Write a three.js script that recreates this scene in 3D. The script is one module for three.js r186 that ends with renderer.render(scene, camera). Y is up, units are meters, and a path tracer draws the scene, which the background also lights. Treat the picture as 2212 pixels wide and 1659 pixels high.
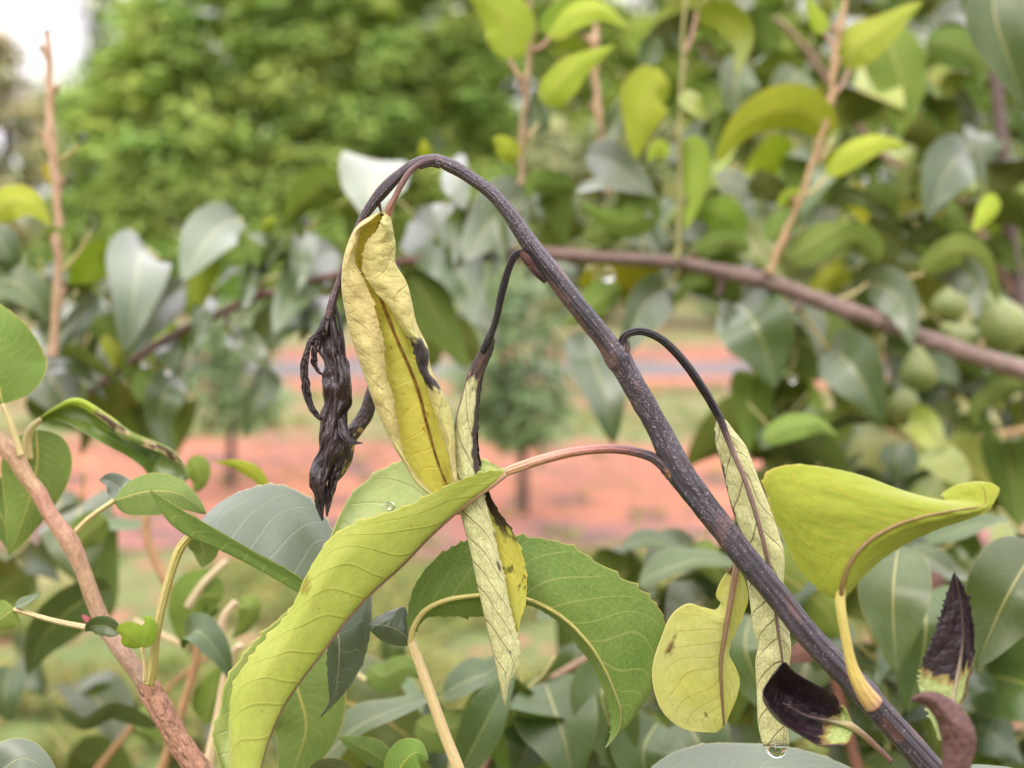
import * as THREE from 'three';
import { mergeGeometries } from 'three/addons/utils/BufferGeometryUtils.js';

// ---------------------------------------------------------------- camera, sky, sun, exposure
const FOV = 34, FOCUS = 0.246, EYE = 1.3, PITCH = 5.7 * Math.PI / 180;
const scene = new THREE.Scene();
const camera = new THREE.PerspectiveCamera(FOV, 4 / 3, 0.02, 400);
camera.position.set(0, EYE, 0);
camera.rotation.set(-PITCH, 0, 0);
camera.focus = FOCUS;
camera.userData.fStop = 42.9 / 3.25;
camera.updateMatrixWorld(true);

const SKYW = 256, SKYH = 128, skyData = new Float32Array(SKYW * SKYH * 4);
for (let j = 0; j < SKYH; j++) {
  const el = ((j + 0.5) / SKYH - 0.5) * Math.PI, s = Math.max(0, Math.sin(el));
  for (let i = 0; i < SKYW; i++) {
    const a = i / SKYW * Math.PI * 2;
    const cl = 1 + 0.04 * Math.sin(a * 3 + el * 7) + 0.03 * Math.sin(a * 7 - el * 11);
    const L = el > 0 ? 2.9 * (1 + 2 * s) / 3 * cl : 0.3;
    skyData.set(el > 0 ? [L * 1.0, L * 0.93, L * 1.0, 1] : [0.3, 0.26, 0.2, 1], (j * SKYW + i) * 4);
  }
}
const sky = new THREE.DataTexture(skyData, SKYW, SKYH, THREE.RGBAFormat, THREE.FloatType);
sky.mapping = THREE.EquirectangularReflectionMapping;
sky.magFilter = sky.minFilter = THREE.LinearFilter;
sky.needsUpdate = true;
scene.background = sky;
scene.environment = sky;

const sun = new THREE.DirectionalLight(0xfff4e8, 1.2);
sun.position.set(-2.5, 6, 2.2);
sun.target.position.set(0, 1, -3);
sun.castShadow = true;
sun.shadow.radius = 45;
sun.shadow.mapSize.set(2048, 2048);
Object.assign(sun.shadow.camera, { left: -14, right: 14, top: 14, bottom: -14, near: 0.1, far: 60 });
scene.add(sun, sun.target);

const renderer = new THREE.WebGLRenderer({ antialias: true });
renderer.shadowMap.enabled = true;
renderer.toneMapping = THREE.LinearToneMapping;
renderer.toneMappingExposure = 1.47;

// ---------------------------------------------------------------- helpers
const F = 829.5 / Math.tan(FOV / 2 * Math.PI / 180);        // focal length in pixels of a 2212 x 1659 picture
const RIGHT = new THREE.Vector3(1, 0, 0).applyQuaternion(camera.quaternion);
const UPV = new THREE.Vector3(0, 1, 0).applyQuaternion(camera.quaternion);
const FWD = new THREE.Vector3(0, 0, -1).applyQuaternion(camera.quaternion);
const V3 = (x, y, z) => new THREE.Vector3(x, y, z);
// a direction from the picture and a distance along the view, with dz given in pixels' worth of depth at that distance
function P(x, y, d, dz = 0) {
  const q = d + dz * d / F;
  return V3(0, EYE, 0).addScaledVector(RIGHT, (x - 1106) / F * q).addScaledVector(UPV, -(y - 829.5) / F * q).addScaledVector(FWD, q);
}
// a point of the ground seen at a picture row / column
function groundAt(x, y) {
  const dir = V3(0, 0, 0).addScaledVector(RIGHT, (x - 1106) / F).addScaledVector(UPV, -(y - 829.5) / F).add(FWD);
  const t = -EYE / dir.y;
  return V3(0, EYE, 0).addScaledVector(dir, t);
}
let seed = 12345;
const rnd = () => { seed = (seed + 0x6D2B79F5) | 0; let t = Math.imul(seed ^ (seed >>> 15), 1 | seed); t = (t + Math.imul(t ^ (t >>> 7), 61 | t)) ^ t; return ((t ^ (t >>> 14)) >>> 0) / 4294967296; };
const rr = (a, b) => a + (b - a) * rnd();
const mix = (a, b, t) => a + (b - a) * t;
const clamp = (x, a = 0, b = 1) => Math.max(a, Math.min(b, x));
const sstep = (a, b, x) => { const t = clamp((x - a) / (b - a)); return t * t * (3 - 2 * t); };
const hash = (x, y, z) => { let h = Math.imul(x, 374761393) ^ Math.imul(y, 668265263) ^ Math.imul(z, 2147483647 ^ 97531); h = Math.imul(h ^ (h >>> 13), 1274126177); h ^= h >>> 16; return (h >>> 0) / 4294967296; };
function noise(x, y, z = 0) {
  const xi = Math.floor(x), yi = Math.floor(y), zi = Math.floor(z); let fx = x - xi, fy = y - yi, fz = z - zi;
  fx = fx * fx * (3 - 2 * fx); fy = fy * fy * (3 - 2 * fy); fz = fz * fz * (3 - 2 * fz);
  const l = (a, b, t) => a + (b - a) * t, h = (a, b, c) => hash(xi + a, yi + b, zi + c);
  return l(l(l(h(0, 0, 0), h(1, 0, 0), fx), l(h(0, 1, 0), h(1, 1, 0), fx), fy), l(l(h(0, 0, 1), h(1, 0, 1), fx), l(h(0, 1, 1), h(1, 1, 1), fx), fy), fz) * 2 - 1;
}
const fbm = (x, y, z = 0, n = 3) => { let s = 0, a = 0.5; for (let i = 0; i < n; i++) { s += a * noise(x, y, z); x *= 2.03; y *= 2.03; z *= 2.03; a *= 0.5; } return s; };

const used = {};
function numbered(name) { const n = used[name] = (used[name] ?? -1) + 1; return n ? `${name}_${String(n).padStart(3, '0')}` : name; }
function thing(name, label, category, base = V3(0, 0, 0), group) {
  const o = new THREE.Group(); o.name = numbered(name); o.position.copy(base); o.userData = { label, category };
  if (group) o.userData.group = group;
  scene.add(o); return o;
}
function worldOf(o) { const p = V3(0, 0, 0); for (let q = o; q && q !== scene; q = q.parent) p.add(q.position); return p; }
function part(parent, name, geo, mat, label) {
  const p = worldOf(parent); if (p.lengthSq() > 0) geo.translate(-p.x, -p.y, -p.z);
  const m = new THREE.Mesh(geo, mat); m.name = name; m.castShadow = m.receiveShadow = true;
  if (label) m.userData.label = label;
  parent.add(m); return m;
}

// ---------------------------------------------------------------- textures
function dataTex(w, h, fn, srgb = true, wrap = THREE.ClampToEdgeWrapping) {
  const a = new Uint8Array(w * h * 4), enc = (c) => Math.round(255 * (srgb ? (c <= 0.0031308 ? c * 12.92 : 1.055 * Math.pow(clamp(c), 1 / 2.4) - 0.055) : clamp(c)));
  for (let j = 0; j < h; j++) for (let i = 0; i < w; i++) {
    const c = fn((i + 0.5) / w, (j + 0.5) / h, i, j), k = (j * w + i) * 4;
    if (typeof c === 'number') { a[k] = a[k + 1] = a[k + 2] = enc(clamp(c)); } else { a[k] = enc(clamp(c[0])); a[k + 1] = enc(clamp(c[1])); a[k + 2] = enc(clamp(c[2])); }
    a[k + 3] = 255;
  }
  const t = new THREE.DataTexture(a, w, h, THREE.RGBAFormat);
  t.magFilter = THREE.LinearFilter; t.minFilter = THREE.LinearMipmapLinearFilter; t.generateMipmaps = true;
  t.wrapS = t.wrapT = wrap; if (srgb) t.colorSpace = THREE.SRGBColorSpace; t.needsUpdate = true; return t;
}
// leaf venation: main rib, side veins and the net between them, over u (across) and v (base to tip)
function veinField(w, h, nSide, cx, cy, sd) {
  const f = { w, h, rib: new Float32Array(w * h), side: new Float32Array(w * h), net: new Float32Array(w * h), bulge: new Float32Array(w * h) };
  for (let j = 0; j < h; j++) for (let i = 0; i < w; i++) {
    const u = (i + 0.5) / w, v = (j + 0.5) / h, k = j * w + i;
    const uu = Math.abs(u - 0.5) * 2, sgn = u < 0.5 ? 0 : 1;
    f.rib[k] = 1 - sstep(0.010, 0.036 * (1.35 - v), uu);
    const wv = v + 0.02 * noise(u * 5 + sd, v * 9, sgn) ;
    let q = (wv - 0.20 * Math.pow(uu, 1.35) - 0.012 * sgn) * nSide + 0.35 * noise(v * nSide * 0.9, sd + sgn * 7);
    let ds = Math.abs(q - Math.floor(q) - 0.5) / nSide;
    f.side[k] = (1 - sstep(0.0012, 0.0042 * (1.15 - 0.7 * uu), ds)) * (1 - sstep(0.75, 0.97, uu));
    const x = u * cx + 0.35 * noise(u * cx, v * cy, sd), y = v * cy + 0.35 * noise(u * cx + 9, v * cy, sd), xi = Math.floor(x), yi = Math.floor(y);
    let d1 = 9, d2 = 9;
    for (let b = -1; b < 2; b++) for (let a = -1; a < 2; a++) {
      const px = xi + a + 0.15 + 0.7 * hash(xi + a, yi + b, sd), py = yi + b + 0.15 + 0.7 * hash(xi + a, yi + b, sd + 51), d = Math.hypot(px - x, py - y);
      if (d < d1) { d2 = d1; d1 = d; } else if (d < d2) d2 = d;
    }
    f.net[k] = 1 - sstep(0.02, 0.12, d2 - d1);
    const X = x / 2.7, Y = y / 2.7, Xi = Math.floor(X), Yi = Math.floor(Y); let e1 = 9;
    for (let b = -1; b < 2; b++) for (let a = -1; a < 2; a++) e1 = Math.min(e1, Math.hypot(Xi + a + 0.15 + 0.7 * hash(Xi + a, Yi + b, sd + 7) - X, Yi + b + 0.15 + 0.7 * hash(Xi + a, Yi + b, sd + 58) - Y));
    f.bulge[k] = clamp(1 - e1 * e1 * 1.2);
  }
  return f;
}
const fFine = veinField(384, 768, 15, 26, 58, 3), fCoarse = veinField(448, 896, 11, 24, 54, 11), fSmall = veinField(192, 384, 12, 18, 40, 5);
function leafTex(f, o) {
  const { base, base2 = base, net = base, side = net, rib = side, netA = 0.5, sideA = 0.7, speck = 0, speckC = [0.12, 0.06, 0.03], mott = 0.12, edge, sd = 1 } = o;
  return dataTex(f.w, f.h, (u, v, i, j) => {
    const k = j * f.w + i, m = clamp(0.5 + 0.9 * fbm(u * 4 + sd, v * 8, sd, 3)), g = 1 + mott * fbm(u * 40, v * 80, sd, 2);
    let c = [0, 1, 2].map((q) => mix(base[q], base2[q], m) * g);
    const put = (t, a) => { if (a > 0) for (let q = 0; q < 3; q++) c[q] = mix(c[q], t[q], a); };
    put(net, netA * f.net[k]); put(side, sideA * f.side[k]); put(rib, f.rib[k]);
    if (edge) put(edge, sstep(0.955, 0.99, Math.abs(u - 0.5) * 2));
    if (speck) { const n = noise(u * 46 + sd * 3, v * 90, sd); put(speckC, sstep(1 - speck, 1 - speck * 0.7, n)); }
    return c;
  });
}
const bumpOf = (f, net, side, rib, bul) => dataTex(f.w, f.h, (u, v, i, j) => { const k = j * f.w + i; return clamp(0.45 + bul * f.bulge[k] + net * f.net[k] + side * f.side[k] + rib * f.rib[k] + 0.05 * fbm(u * 60, v * 120)); }, false);
const bmpUnder = bumpOf(fFine, 0.1, 0.3, 0.4, 0.05), bmpTop = bumpOf(fFine, -0.12, -0.25, -0.3, 0.1), bmpPucker = bumpOf(fCoarse, -0.07, -0.14, 0.1, 0.45), bmpSmall = bumpOf(fSmall, -0.08, -0.25, -0.3, 0.08);
function leafMat(f, o) {
  const m = new THREE.MeshPhysicalMaterial({ map: leafTex(f, o), vertexColors: true, roughness: o.rough ?? 0.9, clearcoat: o.coat ?? 0, clearcoatRoughness: o.coatR ?? 0.35, transmission: o.tr ?? 0.3, thickness: 0, side: THREE.DoubleSide });
  if (o.bump) { m.bumpMap = o.bump; m.bumpScale = o.bs ?? 0.0002; }
  if (o.opaque) m.transmission = 0;
  m.specularIntensity = o.spec ?? (o.coat >= 0.5 ? 1 : o.opaque ? 1 : 0.35);
  if (o.coat >= 0.5) { m.roughness = o.sheen ? 0.42 : 0.5; m.ior = 1.5; }
  return m;
}
const M = {
  yellowTop: leafMat(fFine, { base: [0.66, 0.62, 0.10], base2: [0.60, 0.61, 0.13], net: [0.72, 0.68, 0.16], side: [0.75, 0.66, 0.13], rib: [0.36, 0.19, 0.03], netA: 0.35, tr: 0.45, bump: bmpTop, bs: 0.0003, speck: 0.2, speckC: [0.5, 0.36, 0.04] }),
  yellowUnder: leafMat(fCoarse, { base: [0.70, 0.575, 0.25], base2: [0.62, 0.575, 0.22], net: [0.52, 0.43, 0.14], side: [0.5, 0.4, 0.12], rib: [0.42, 0.25, 0.08], netA: 0.34, sideA: 0.5, tr: 0.4, bump: bmpPucker, bs: 0.0011, edge: [0.6, 0.42, 0.12], speck: 0.09, coat: 0.25, coatR: 0.45 }),
  paleUnder: leafMat(fCoarse, { base: [0.55, 0.54, 0.26], base2: [0.60, 0.62, 0.30], net: [0.20, 0.18, 0.07], side: [0.17, 0.13, 0.07], rib: [0.33, 0.25, 0.18], netA: 0.5, sideA: 0.8, tr: 0.2, bump: bmpPucker, bs: 0.0009, coat: 0.2, coatR: 0.45 }),
  limeUnder: leafMat(fFine, { base: [0.45, 0.50, 0.10], base2: [0.40, 0.48, 0.07], net: [0.48, 0.52, 0.16], side: [0.40, 0.42, 0.07], rib: [0.27, 0.16, 0.09], netA: 0.5, sideA: 0.6, tr: 0.4, bump: bmpUnder, bs: 0.0003, edge: [0.62, 0.55, 0.14], speck: 0.07, speckC: [0.38, 0.27, 0.05], coat: 0.3, coatR: 0.4 }),
  limeTop: leafMat(fFine, { base: [0.36, 0.50, 0.12], base2: [0.48, 0.55, 0.17], net: [0.36, 0.45, 0.13], side: [0.42, 0.5, 0.17], rib: [0.5, 0.5, 0.2], netA: 0.4, tr: 0.35, bump: bmpTop, bs: 0.0004, edge: [0.62, 0.55, 0.14], coat: 0.7, coatR: 0.3 }),
  greenUnder: leafMat(fFine, { base: [0.14, 0.25, 0.04], base2: [0.18, 0.28, 0.05], net: [0.30, 0.37, 0.11], side: [0.36, 0.41, 0.12], rib: [0.55, 0.50, 0.13], netA: 0.62, sideA: 0.55, tr: 0.35, bump: bmpUnder, bs: 0.00015, edge: [0.40, 0.36, 0.10], speck: 0.1, coat: 0.25, coatR: 0.45 }),
  greenTop: leafMat(fFine, { base: [0.050, 0.085, 0.032], base2: [0.068, 0.105, 0.04], net: [0.062, 0.10, 0.042], side: [0.12, 0.17, 0.08], rib: [0.3, 0.33, 0.14], tr: 0.15, bump: bmpTop, bs: 0.0002, edge: [0.25, 0.24, 0.08], coat: 1, coatR: 0.35 }),
  biteUnder: leafMat(fFine, { base: [0.50, 0.52, 0.12], base2: [0.52, 0.54, 0.20], net: [0.46, 0.46, 0.12], side: [0.40, 0.30, 0.07], rib: [0.22, 0.14, 0.07], netA: 0.5, sideA: 0.6, tr: 0.35, bump: bmpUnder, bs: 0.00012, edge: [0.68, 0.62, 0.25], speck: 0.06 }),
  rightUnder: leafMat(fFine, { base: [0.38, 0.42, 0.045], base2: [0.34, 0.41, 0.05], net: [0.44, 0.45, 0.03], side: [0.55, 0.38, 0.05], rib: [0.24, 0.15, 0.05], netA: 0.5, sideA: 0.38, mott: 0.18, speck: 0.05, speckC: [0.5, 0.33, 0.05], tr: 0.5, bump: bmpUnder, bs: 0.00015, edge: [0.62, 0.50, 0.12] }),
  blackTop: leafMat(fCoarse, { opaque: true, base: [0.016, 0.010, 0.011], base2: [0.028, 0.016, 0.016], net: [0.035, 0.022, 0.022], side: [0.06, 0.04, 0.038], rib: [0.09, 0.07, 0.06], rough: 0.27, bump: bmpPucker, bs: 0.0005 }),
  blackUnder: leafMat(fCoarse, { opaque: true, base: [0.045, 0.027, 0.027], base2: [0.075, 0.042, 0.036], net: [0.03, 0.02, 0.02], side: [0.05, 0.03, 0.03], rib: [0.09, 0.07, 0.06], rough: 0.6, bump: bmpPucker, bs: 0.0011 }),
  blightMix: leafMat(fCoarse, { opaque: true, base: [0.5, 0.5, 0.5], base2: [0.58, 0.58, 0.58], net: [0.38, 0.38, 0.38], side: [0.6, 0.6, 0.6], rib: [0.62, 0.6, 0.55], rough: 0.36, bump: bmpPucker, bs: 0.0005 }),
  brownUnder: leafMat(fCoarse, { opaque: true, base: [0.085, 0.038, 0.032], base2: [0.12, 0.055, 0.043], net: [0.12, 0.06, 0.05], side: [0.12, 0.06, 0.05], rib: [0.10, 0.06, 0.05], rough: 0.7, bump: bmpPucker, bs: 0.0007 }),
  // common leaves of the trees behind
  matureTop: leafMat(fSmall, { speck: 0.07, speckC: [0.13, 0.08, 0.03], base: [0.050, 0.092, 0.016], base2: [0.072, 0.118, 0.022], net: [0.06, 0.10, 0.022], side: [0.10, 0.145, 0.04], rib: [0.34, 0.34, 0.11], netA: 0.3, tr: 0.22, coat: 0.6, coatR: 0.3, sheen: 1, spec: 0.6, bump: bmpSmall, bs: 0.0002, edge: [0.14, 0.16, 0.05] }),
  wetTop: leafMat(fSmall, { speck: 0.07, speckC: [0.13, 0.08, 0.03], base: [0.050, 0.092, 0.016], base2: [0.072, 0.118, 0.022], net: [0.06, 0.10, 0.022], side: [0.10, 0.145, 0.04], rib: [0.34, 0.34, 0.11], netA: 0.3, tr: 0.15, coat: 1, coatR: 0.3, bump: bmpSmall, bs: 0.0002, edge: [0.14, 0.16, 0.05] }),
  matureUnder: leafMat(fSmall, { speck: 0.07, speckC: [0.13, 0.08, 0.03], base: [0.14, 0.22, 0.030], base2: [0.18, 0.26, 0.04], net: [0.17, 0.24, 0.07], side: [0.24, 0.28, 0.09], rib: [0.42, 0.40, 0.14], netA: 0.3, tr: 0.32, coat: 0.2, coatR: 0.5 }),
  youngTop: leafMat(fSmall, { base: [0.27, 0.40, 0.035], base2: [0.36, 0.46, 0.04], net: [0.28, 0.38, 0.06], side: [0.34, 0.42, 0.09], rib: [0.5, 0.5, 0.15], netA: 0.2, tr: 0.45, coat: 0.6, coatR: 0.4, edge: [0.4, 0.32, 0.06] }),
  youngUnder: leafMat(fSmall, { base: [0.36, 0.47, 0.035], base2: [0.44, 0.51, 0.045], net: [0.34, 0.42, 0.08], side: [0.40, 0.45, 0.10], rib: [0.5, 0.48, 0.15], netA: 0.2, tr: 0.45, coat: 0.2, coatR: 0.5, edge: [0.45, 0.34, 0.08] }),
};
const KIND = {
  mature: [M.matureTop, M.matureUnder], wet: [M.wetTop, M.matureUnder], young: [M.youngTop, M.youngUnder],
  limed: [M.limeTop, M.limeUnder], green: [M.greenTop, M.greenUnder], black: [M.blackTop, M.blackUnder],
};

// bark and stem materials
const stemTexBlack = dataTex(192, 2048, (u, v) => {
  const big = fbm(u * 3, v * 26, 12, 3), low = sstep(0.06, 0.3, v);
  const c = 0.034 + 0.012 * fbm(u * 9, v * 50, 2) + 0.014 * noise(u * 30, v * 16, 9) + 0.01 * big;
  let o = [c * 1.06, c * 0.93, c * 1.10];
  const cell = (sx, sy, sd, len, wid) => {
    let best = 0; const x = u * sx, y = v * sy, xi = Math.floor(x), yi = Math.floor(y), th = (0.46 + 0.8 * big) * mix(0.35, 1, low);
    for (let b = -1; b < 2; b++) for (let a = -1; a < 2; a++) {
      const X = ((xi + a) % sx + sx) % sx; if (hash(X, yi + b, sd + 9) > th) continue;
      const hx = hash(X, yi + b, sd), hy = hash(X, yi + b, sd + 3), an = hash(X, yi + b, sd + 7) * 3.14, k = 0.5 + hash(X, yi + b, sd + 11);
      const dx = x - (xi + a + hx), dy = y - (yi + b + hy), p = dx * Math.cos(an) + dy * Math.sin(an), q = -dx * Math.sin(an) + dy * Math.cos(an) + 0.6 * p * p;
      best = Math.max(best, (1 - sstep(wid * 0.5, wid, Math.abs(q))) * (1 - sstep(len * k * 0.7, len * k, Math.abs(p))));
    }
    return best;
  };
  const a = clamp(Math.max(cell(15, 440, 1, 0.46, 0.085), 0.7 * cell(24, 800, 21, 0.34, 0.11)) * 0.8);
  o = [mix(o[0], 0.34, a), mix(o[1], 0.29, a), mix(o[2], 0.30, a)];
  const br = sstep(0.2, 0.45, fbm(u * 2.5, v * 40, 31)) * 0.45, cr_ = sstep(0.72, 0.8, noise(u * 26, v * 30, 17)) * (1 - low * 0.5) * 0.7;
  return [0, 1, 2].map((q) => mix(mix(o[q], [0.16, 0.085, 0.065][q], br), 0.012, cr_));
}, true, THREE.RepeatWrapping);
const stemBump = dataTex(256, 512, (u, v) => clamp(0.5 + 0.5 * noise(u * 16, v * 1.5, 4) + 0.18 * noise(u * 40, v * 40, 2)), false, THREE.RepeatWrapping);
const barkTex = dataTex(256, 512, (u, v) => { const c = 0.8 + 0.35 * fbm(u * 14, v * 12, 5) + 0.2 * noise(u * 50, v * 60, 6); return [c, c * 0.97, c * 0.95]; }, true, THREE.RepeatWrapping);
const barkBump = dataTex(256, 512, (u, v) => clamp(0.5 + 0.8 * fbm(u * 22, v * 14, 8, 3)), false, THREE.RepeatWrapping);
const SM = {
  black: new THREE.MeshPhysicalMaterial({ map: stemTexBlack, vertexColors: true, roughness: 0.55, bumpMap: stemBump, bumpScale: 0.0005 }),
  petiole: new THREE.MeshPhysicalMaterial({ vertexColors: true, roughness: 0.45, bumpMap: stemBump, bumpScale: 0.0003, clearcoat: 0.2, clearcoatRoughness: 0.4 }),
  stalk: new THREE.MeshPhysicalMaterial({ vertexColors: true, roughness: 0.42, specularIntensity: 0.45, bumpMap: stemBump, bumpScale: 0.0005 }),
  bark: new THREE.MeshStandardMaterial({ map: barkTex, vertexColors: true, roughness: 0.62, bumpMap: barkBump, bumpScale: 0.0002 }),
  rough: new THREE.MeshStandardMaterial({ map: barkTex, vertexColors: true, roughness: 0.8, bumpMap: barkBump, bumpScale: 0.0012 }),
};

// ---------------------------------------------------------------- leaves
const cr = (p0, p1, p2, p3, t) => 0.5 * (2 * p1 + (p2 - p0) * t + (2 * p0 - 5 * p1 + 4 * p2 - p3) * t * t + (3 * p1 - p0 - 3 * p2 + p3) * t * t * t);
function crRow(arr, s) { // arr of number[]; s in 0..1
  const n = arr.length - 1, x = clamp(s, 0, 1) * n, i = Math.min(n - 1, Math.floor(x)), t = x - i;
  const a = arr[Math.max(0, i - 1)], b = arr[i], c = arr[i + 1], d = arr[Math.min(n, i + 2)];
  return b.map((_, k) => cr(a[k], b[k], c[k], d[k], t));
}
// two thin layers from a function giving world points; layer one is the upper side of the leaf
function sheet(S, nu, nv, { thick = 0.00012, flip = false, col, teeth = 0, toothAmp = 0.02, tint = [1, 1, 1] } = {}) {
  const W = nu + 1, H = nv + 1, pts = [];
  for (let j = 0; j < H; j++) for (let i = 0; i < W; i++) pts.push(S(i / nu, j / nv));
  const at = (i, j) => pts[clamp(j, 0, nv) * W + clamp(i, 0, nu)], q = [];
  const nrm = [];
  for (let j = 0; j < H; j++) for (let i = 0; i < W; i++) {
    const du = at(i + 1, j).clone().sub(at(i - 1, j)), dv = at(i, j + 1).clone().sub(at(i, j - 1));
    const n = dv.clone().cross(du).normalize(); if (flip) n.negate(); if (!(n.lengthSq() > 0.5)) n.copy(nrm.length ? nrm[nrm.length - 1] : FWD).normalize();
    nrm.push(n);
    const p = at(i, j).clone();
    if (teeth) { const e = Math.abs(i / nu - 0.5) * 2, k = sstep(0.9, 1, e); if (k > 0 && j > 2 && j < nv - 1) { const ph = j / nv * teeth + 0.5 * noise(j * 0.11, i > nu / 2 ? 3 : 9), s = (ph - Math.floor(ph)) * (0.45 + 0.75 * hash(Math.floor(ph), i > nu / 2 ? 1 : 0, 4)); p.addScaledVector(du.normalize().multiplyScalar(i > nu / 2 ? 1 : -1), k * toothAmp * (s * s - 0.35) * 0.02); } }
    q.push(p);
  }
  const make = (sgn) => {
    const pos = new Float32Array(W * H * 3), uv = new Float32Array(W * H * 2), cl = new Float32Array(W * H * 3), idx = [];
    for (let j = 0; j < H; j++) for (let i = 0; i < W; i++) {
      const k = j * W + i, u = i / nu, v = j / nv, e = Math.min(1, Math.min(i, nu - i, j * 1.0, (nv - j) * 1.0) / 1.0), n = nrm[k], p = q[k];
      const o = sgn * thick * (0.12 + 0.88 * e);
      pos.set([p.x + n.x * o, p.y + n.y * o, p.z + n.z * o], k * 3); uv.set([u, v], k * 2);
      const c = col ? col(u, v, sgn) : [1, 1, 1]; cl.set([c[0] * tint[0], c[1] * tint[1], c[2] * tint[2]], k * 3);
    }
    for (let j = 0; j < nv; j++) for (let i = 0; i < nu; i++) {
      const a = j * W + i, b = a + 1, c = a + W, d = c + 1, cw = (sgn > 0) !== flip;
      if (cw) idx.push(a, c, b, b, c, d); else idx.push(a, b, c, b, d, c);
    }
    const g = new THREE.BufferGeometry();
    g.setAttribute('position', new THREE.BufferAttribute(pos, 3)); g.setAttribute('uv', new THREE.BufferAttribute(uv, 2)); g.setAttribute('color', new THREE.BufferAttribute(cl, 3));
    g.setIndex(idx); g.computeVertexNormals(); return g;
  };
  return mergeGeometries([make(1), make(-1)], true);
}
// a leaf given as a net of points (rows from base to tip, columns across): [x, y, dz]
function patch(parent, d, grid, mats, o = {}) {
  const { nu = 40, nv = 90, pucker = 0, pk = 7, sd = 1 } = o;
  const cache = new Map();
  const S = (u, v) => {
    let rowsAt = cache.get(u);
    if (!rowsAt) { rowsAt = grid.map((r) => crRow(r, u)); cache.set(u, rowsAt); }
    const p = crRow(rowsAt, v);
    if (pucker) { const e = Math.sin(Math.PI * clamp(v)) ** 0.5; p[2] += pucker * e * (fbm(u * pk, v * pk * 2.2, sd, 2)) * 2; p[0] += pucker * e * 0.7 * noise(v * pk * 2.6, u * 3, sd + 5) * Math.pow(Math.abs(u - 0.5) * 2, 2); }
    return P(p[0], p[1], d, p[2]);
  };
  return part(parent, o.name ?? 'leaf', sheet(S, nu, nv, o), mats, o.label);
}
const prof = (t) => Math.pow(t, 0.62) * Math.pow(1 - t, 1.12) / (Math.pow(0.3563, 0.62) * Math.pow(0.6437, 1.12));
// a common leaf: midrib points [x, y, dz], width in pixels, roll (0 = upper side to the viewer)
function leaf(parent, d, pts, w, o = {}) {
  const { roll = 0, twist = 0, fold = 14, kind = 'mature', wave = 0.06, nu = 10, nv = 18, cup = 0, sd = rnd() * 50 } = o;
  const mid = (v) => { const p = crRow(pts, v); return P(p[0], p[1], d, p[2]); };
  const fr = (v) => {
    const a = mid(Math.max(0, v - 0.02)), b = mid(Math.min(1, v + 0.02)), T = b.sub(a).normalize(), p = mid(v), toEye = V3(0, EYE, 0).sub(p).normalize();
    const S0 = T.clone().cross(toEye).normalize(), N0 = S0.clone().cross(T), r = (roll + twist * (v - 0.4)) * Math.PI / 180;
    return [p, S0.clone().multiplyScalar(Math.cos(r)).addScaledVector(N0, Math.sin(r)), N0.clone().multiplyScalar(Math.cos(r)).addScaledVector(S0, -Math.sin(r))];
  };
  const frames = []; for (let j = 0; j <= nv; j++) frames.push(fr(j / nv));
  const hw = w / 2 * d / F, ff = fold * Math.PI / 180;
  const S = (u, v) => {
    const [p, s, n] = frames[Math.round(v * nv)], a = (u - 0.5) * 2, ww = hw * prof(clamp(v, 0.004, 0.996));
    const wv = wave * hw * Math.sin(v * 11 + sd + (a > 0 ? 1.3 : 0)) * a * a;
    return p.clone().addScaledVector(s, -a * ww * Math.cos(ff)).addScaledVector(n, Math.abs(a) * ww * Math.sin(ff) + wv - cup * hw * a * a);
  };
  const t = o.tint ?? (() => { const g = rr(0.82, 1.18); return [g * rr(0.93, 1.1), g, g * rr(0.85, 1.1)]; })();
  const m = part(parent, o.name ?? 'leaf', sheet(S, nu, nv, { tint: t, flip: false, col: o.col, teeth: o.teeth ?? 0 }), KIND[kind] ?? kind, o.label);
  if (o.pet) {
    const b = pts[0], c0 = o.petCol ?? [0.42, 0.38, 0.13];
    tube(m, d, [[...o.pet, o.petR ?? 5], [(o.pet[0] + b[0]) / 2 + (o.petBend ?? 4), (o.pet[1] + b[1]) / 2 + 4, (o.pet[2] + b[2]) / 2, (o.petR ?? 5) * 0.8], [b[0], b[1], b[2], (o.petR ?? 5) * 0.75]], SM.petiole, { name: 'petiole', col: () => c0, n: 12, rs: 7 });
  }
  return m;
}
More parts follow.
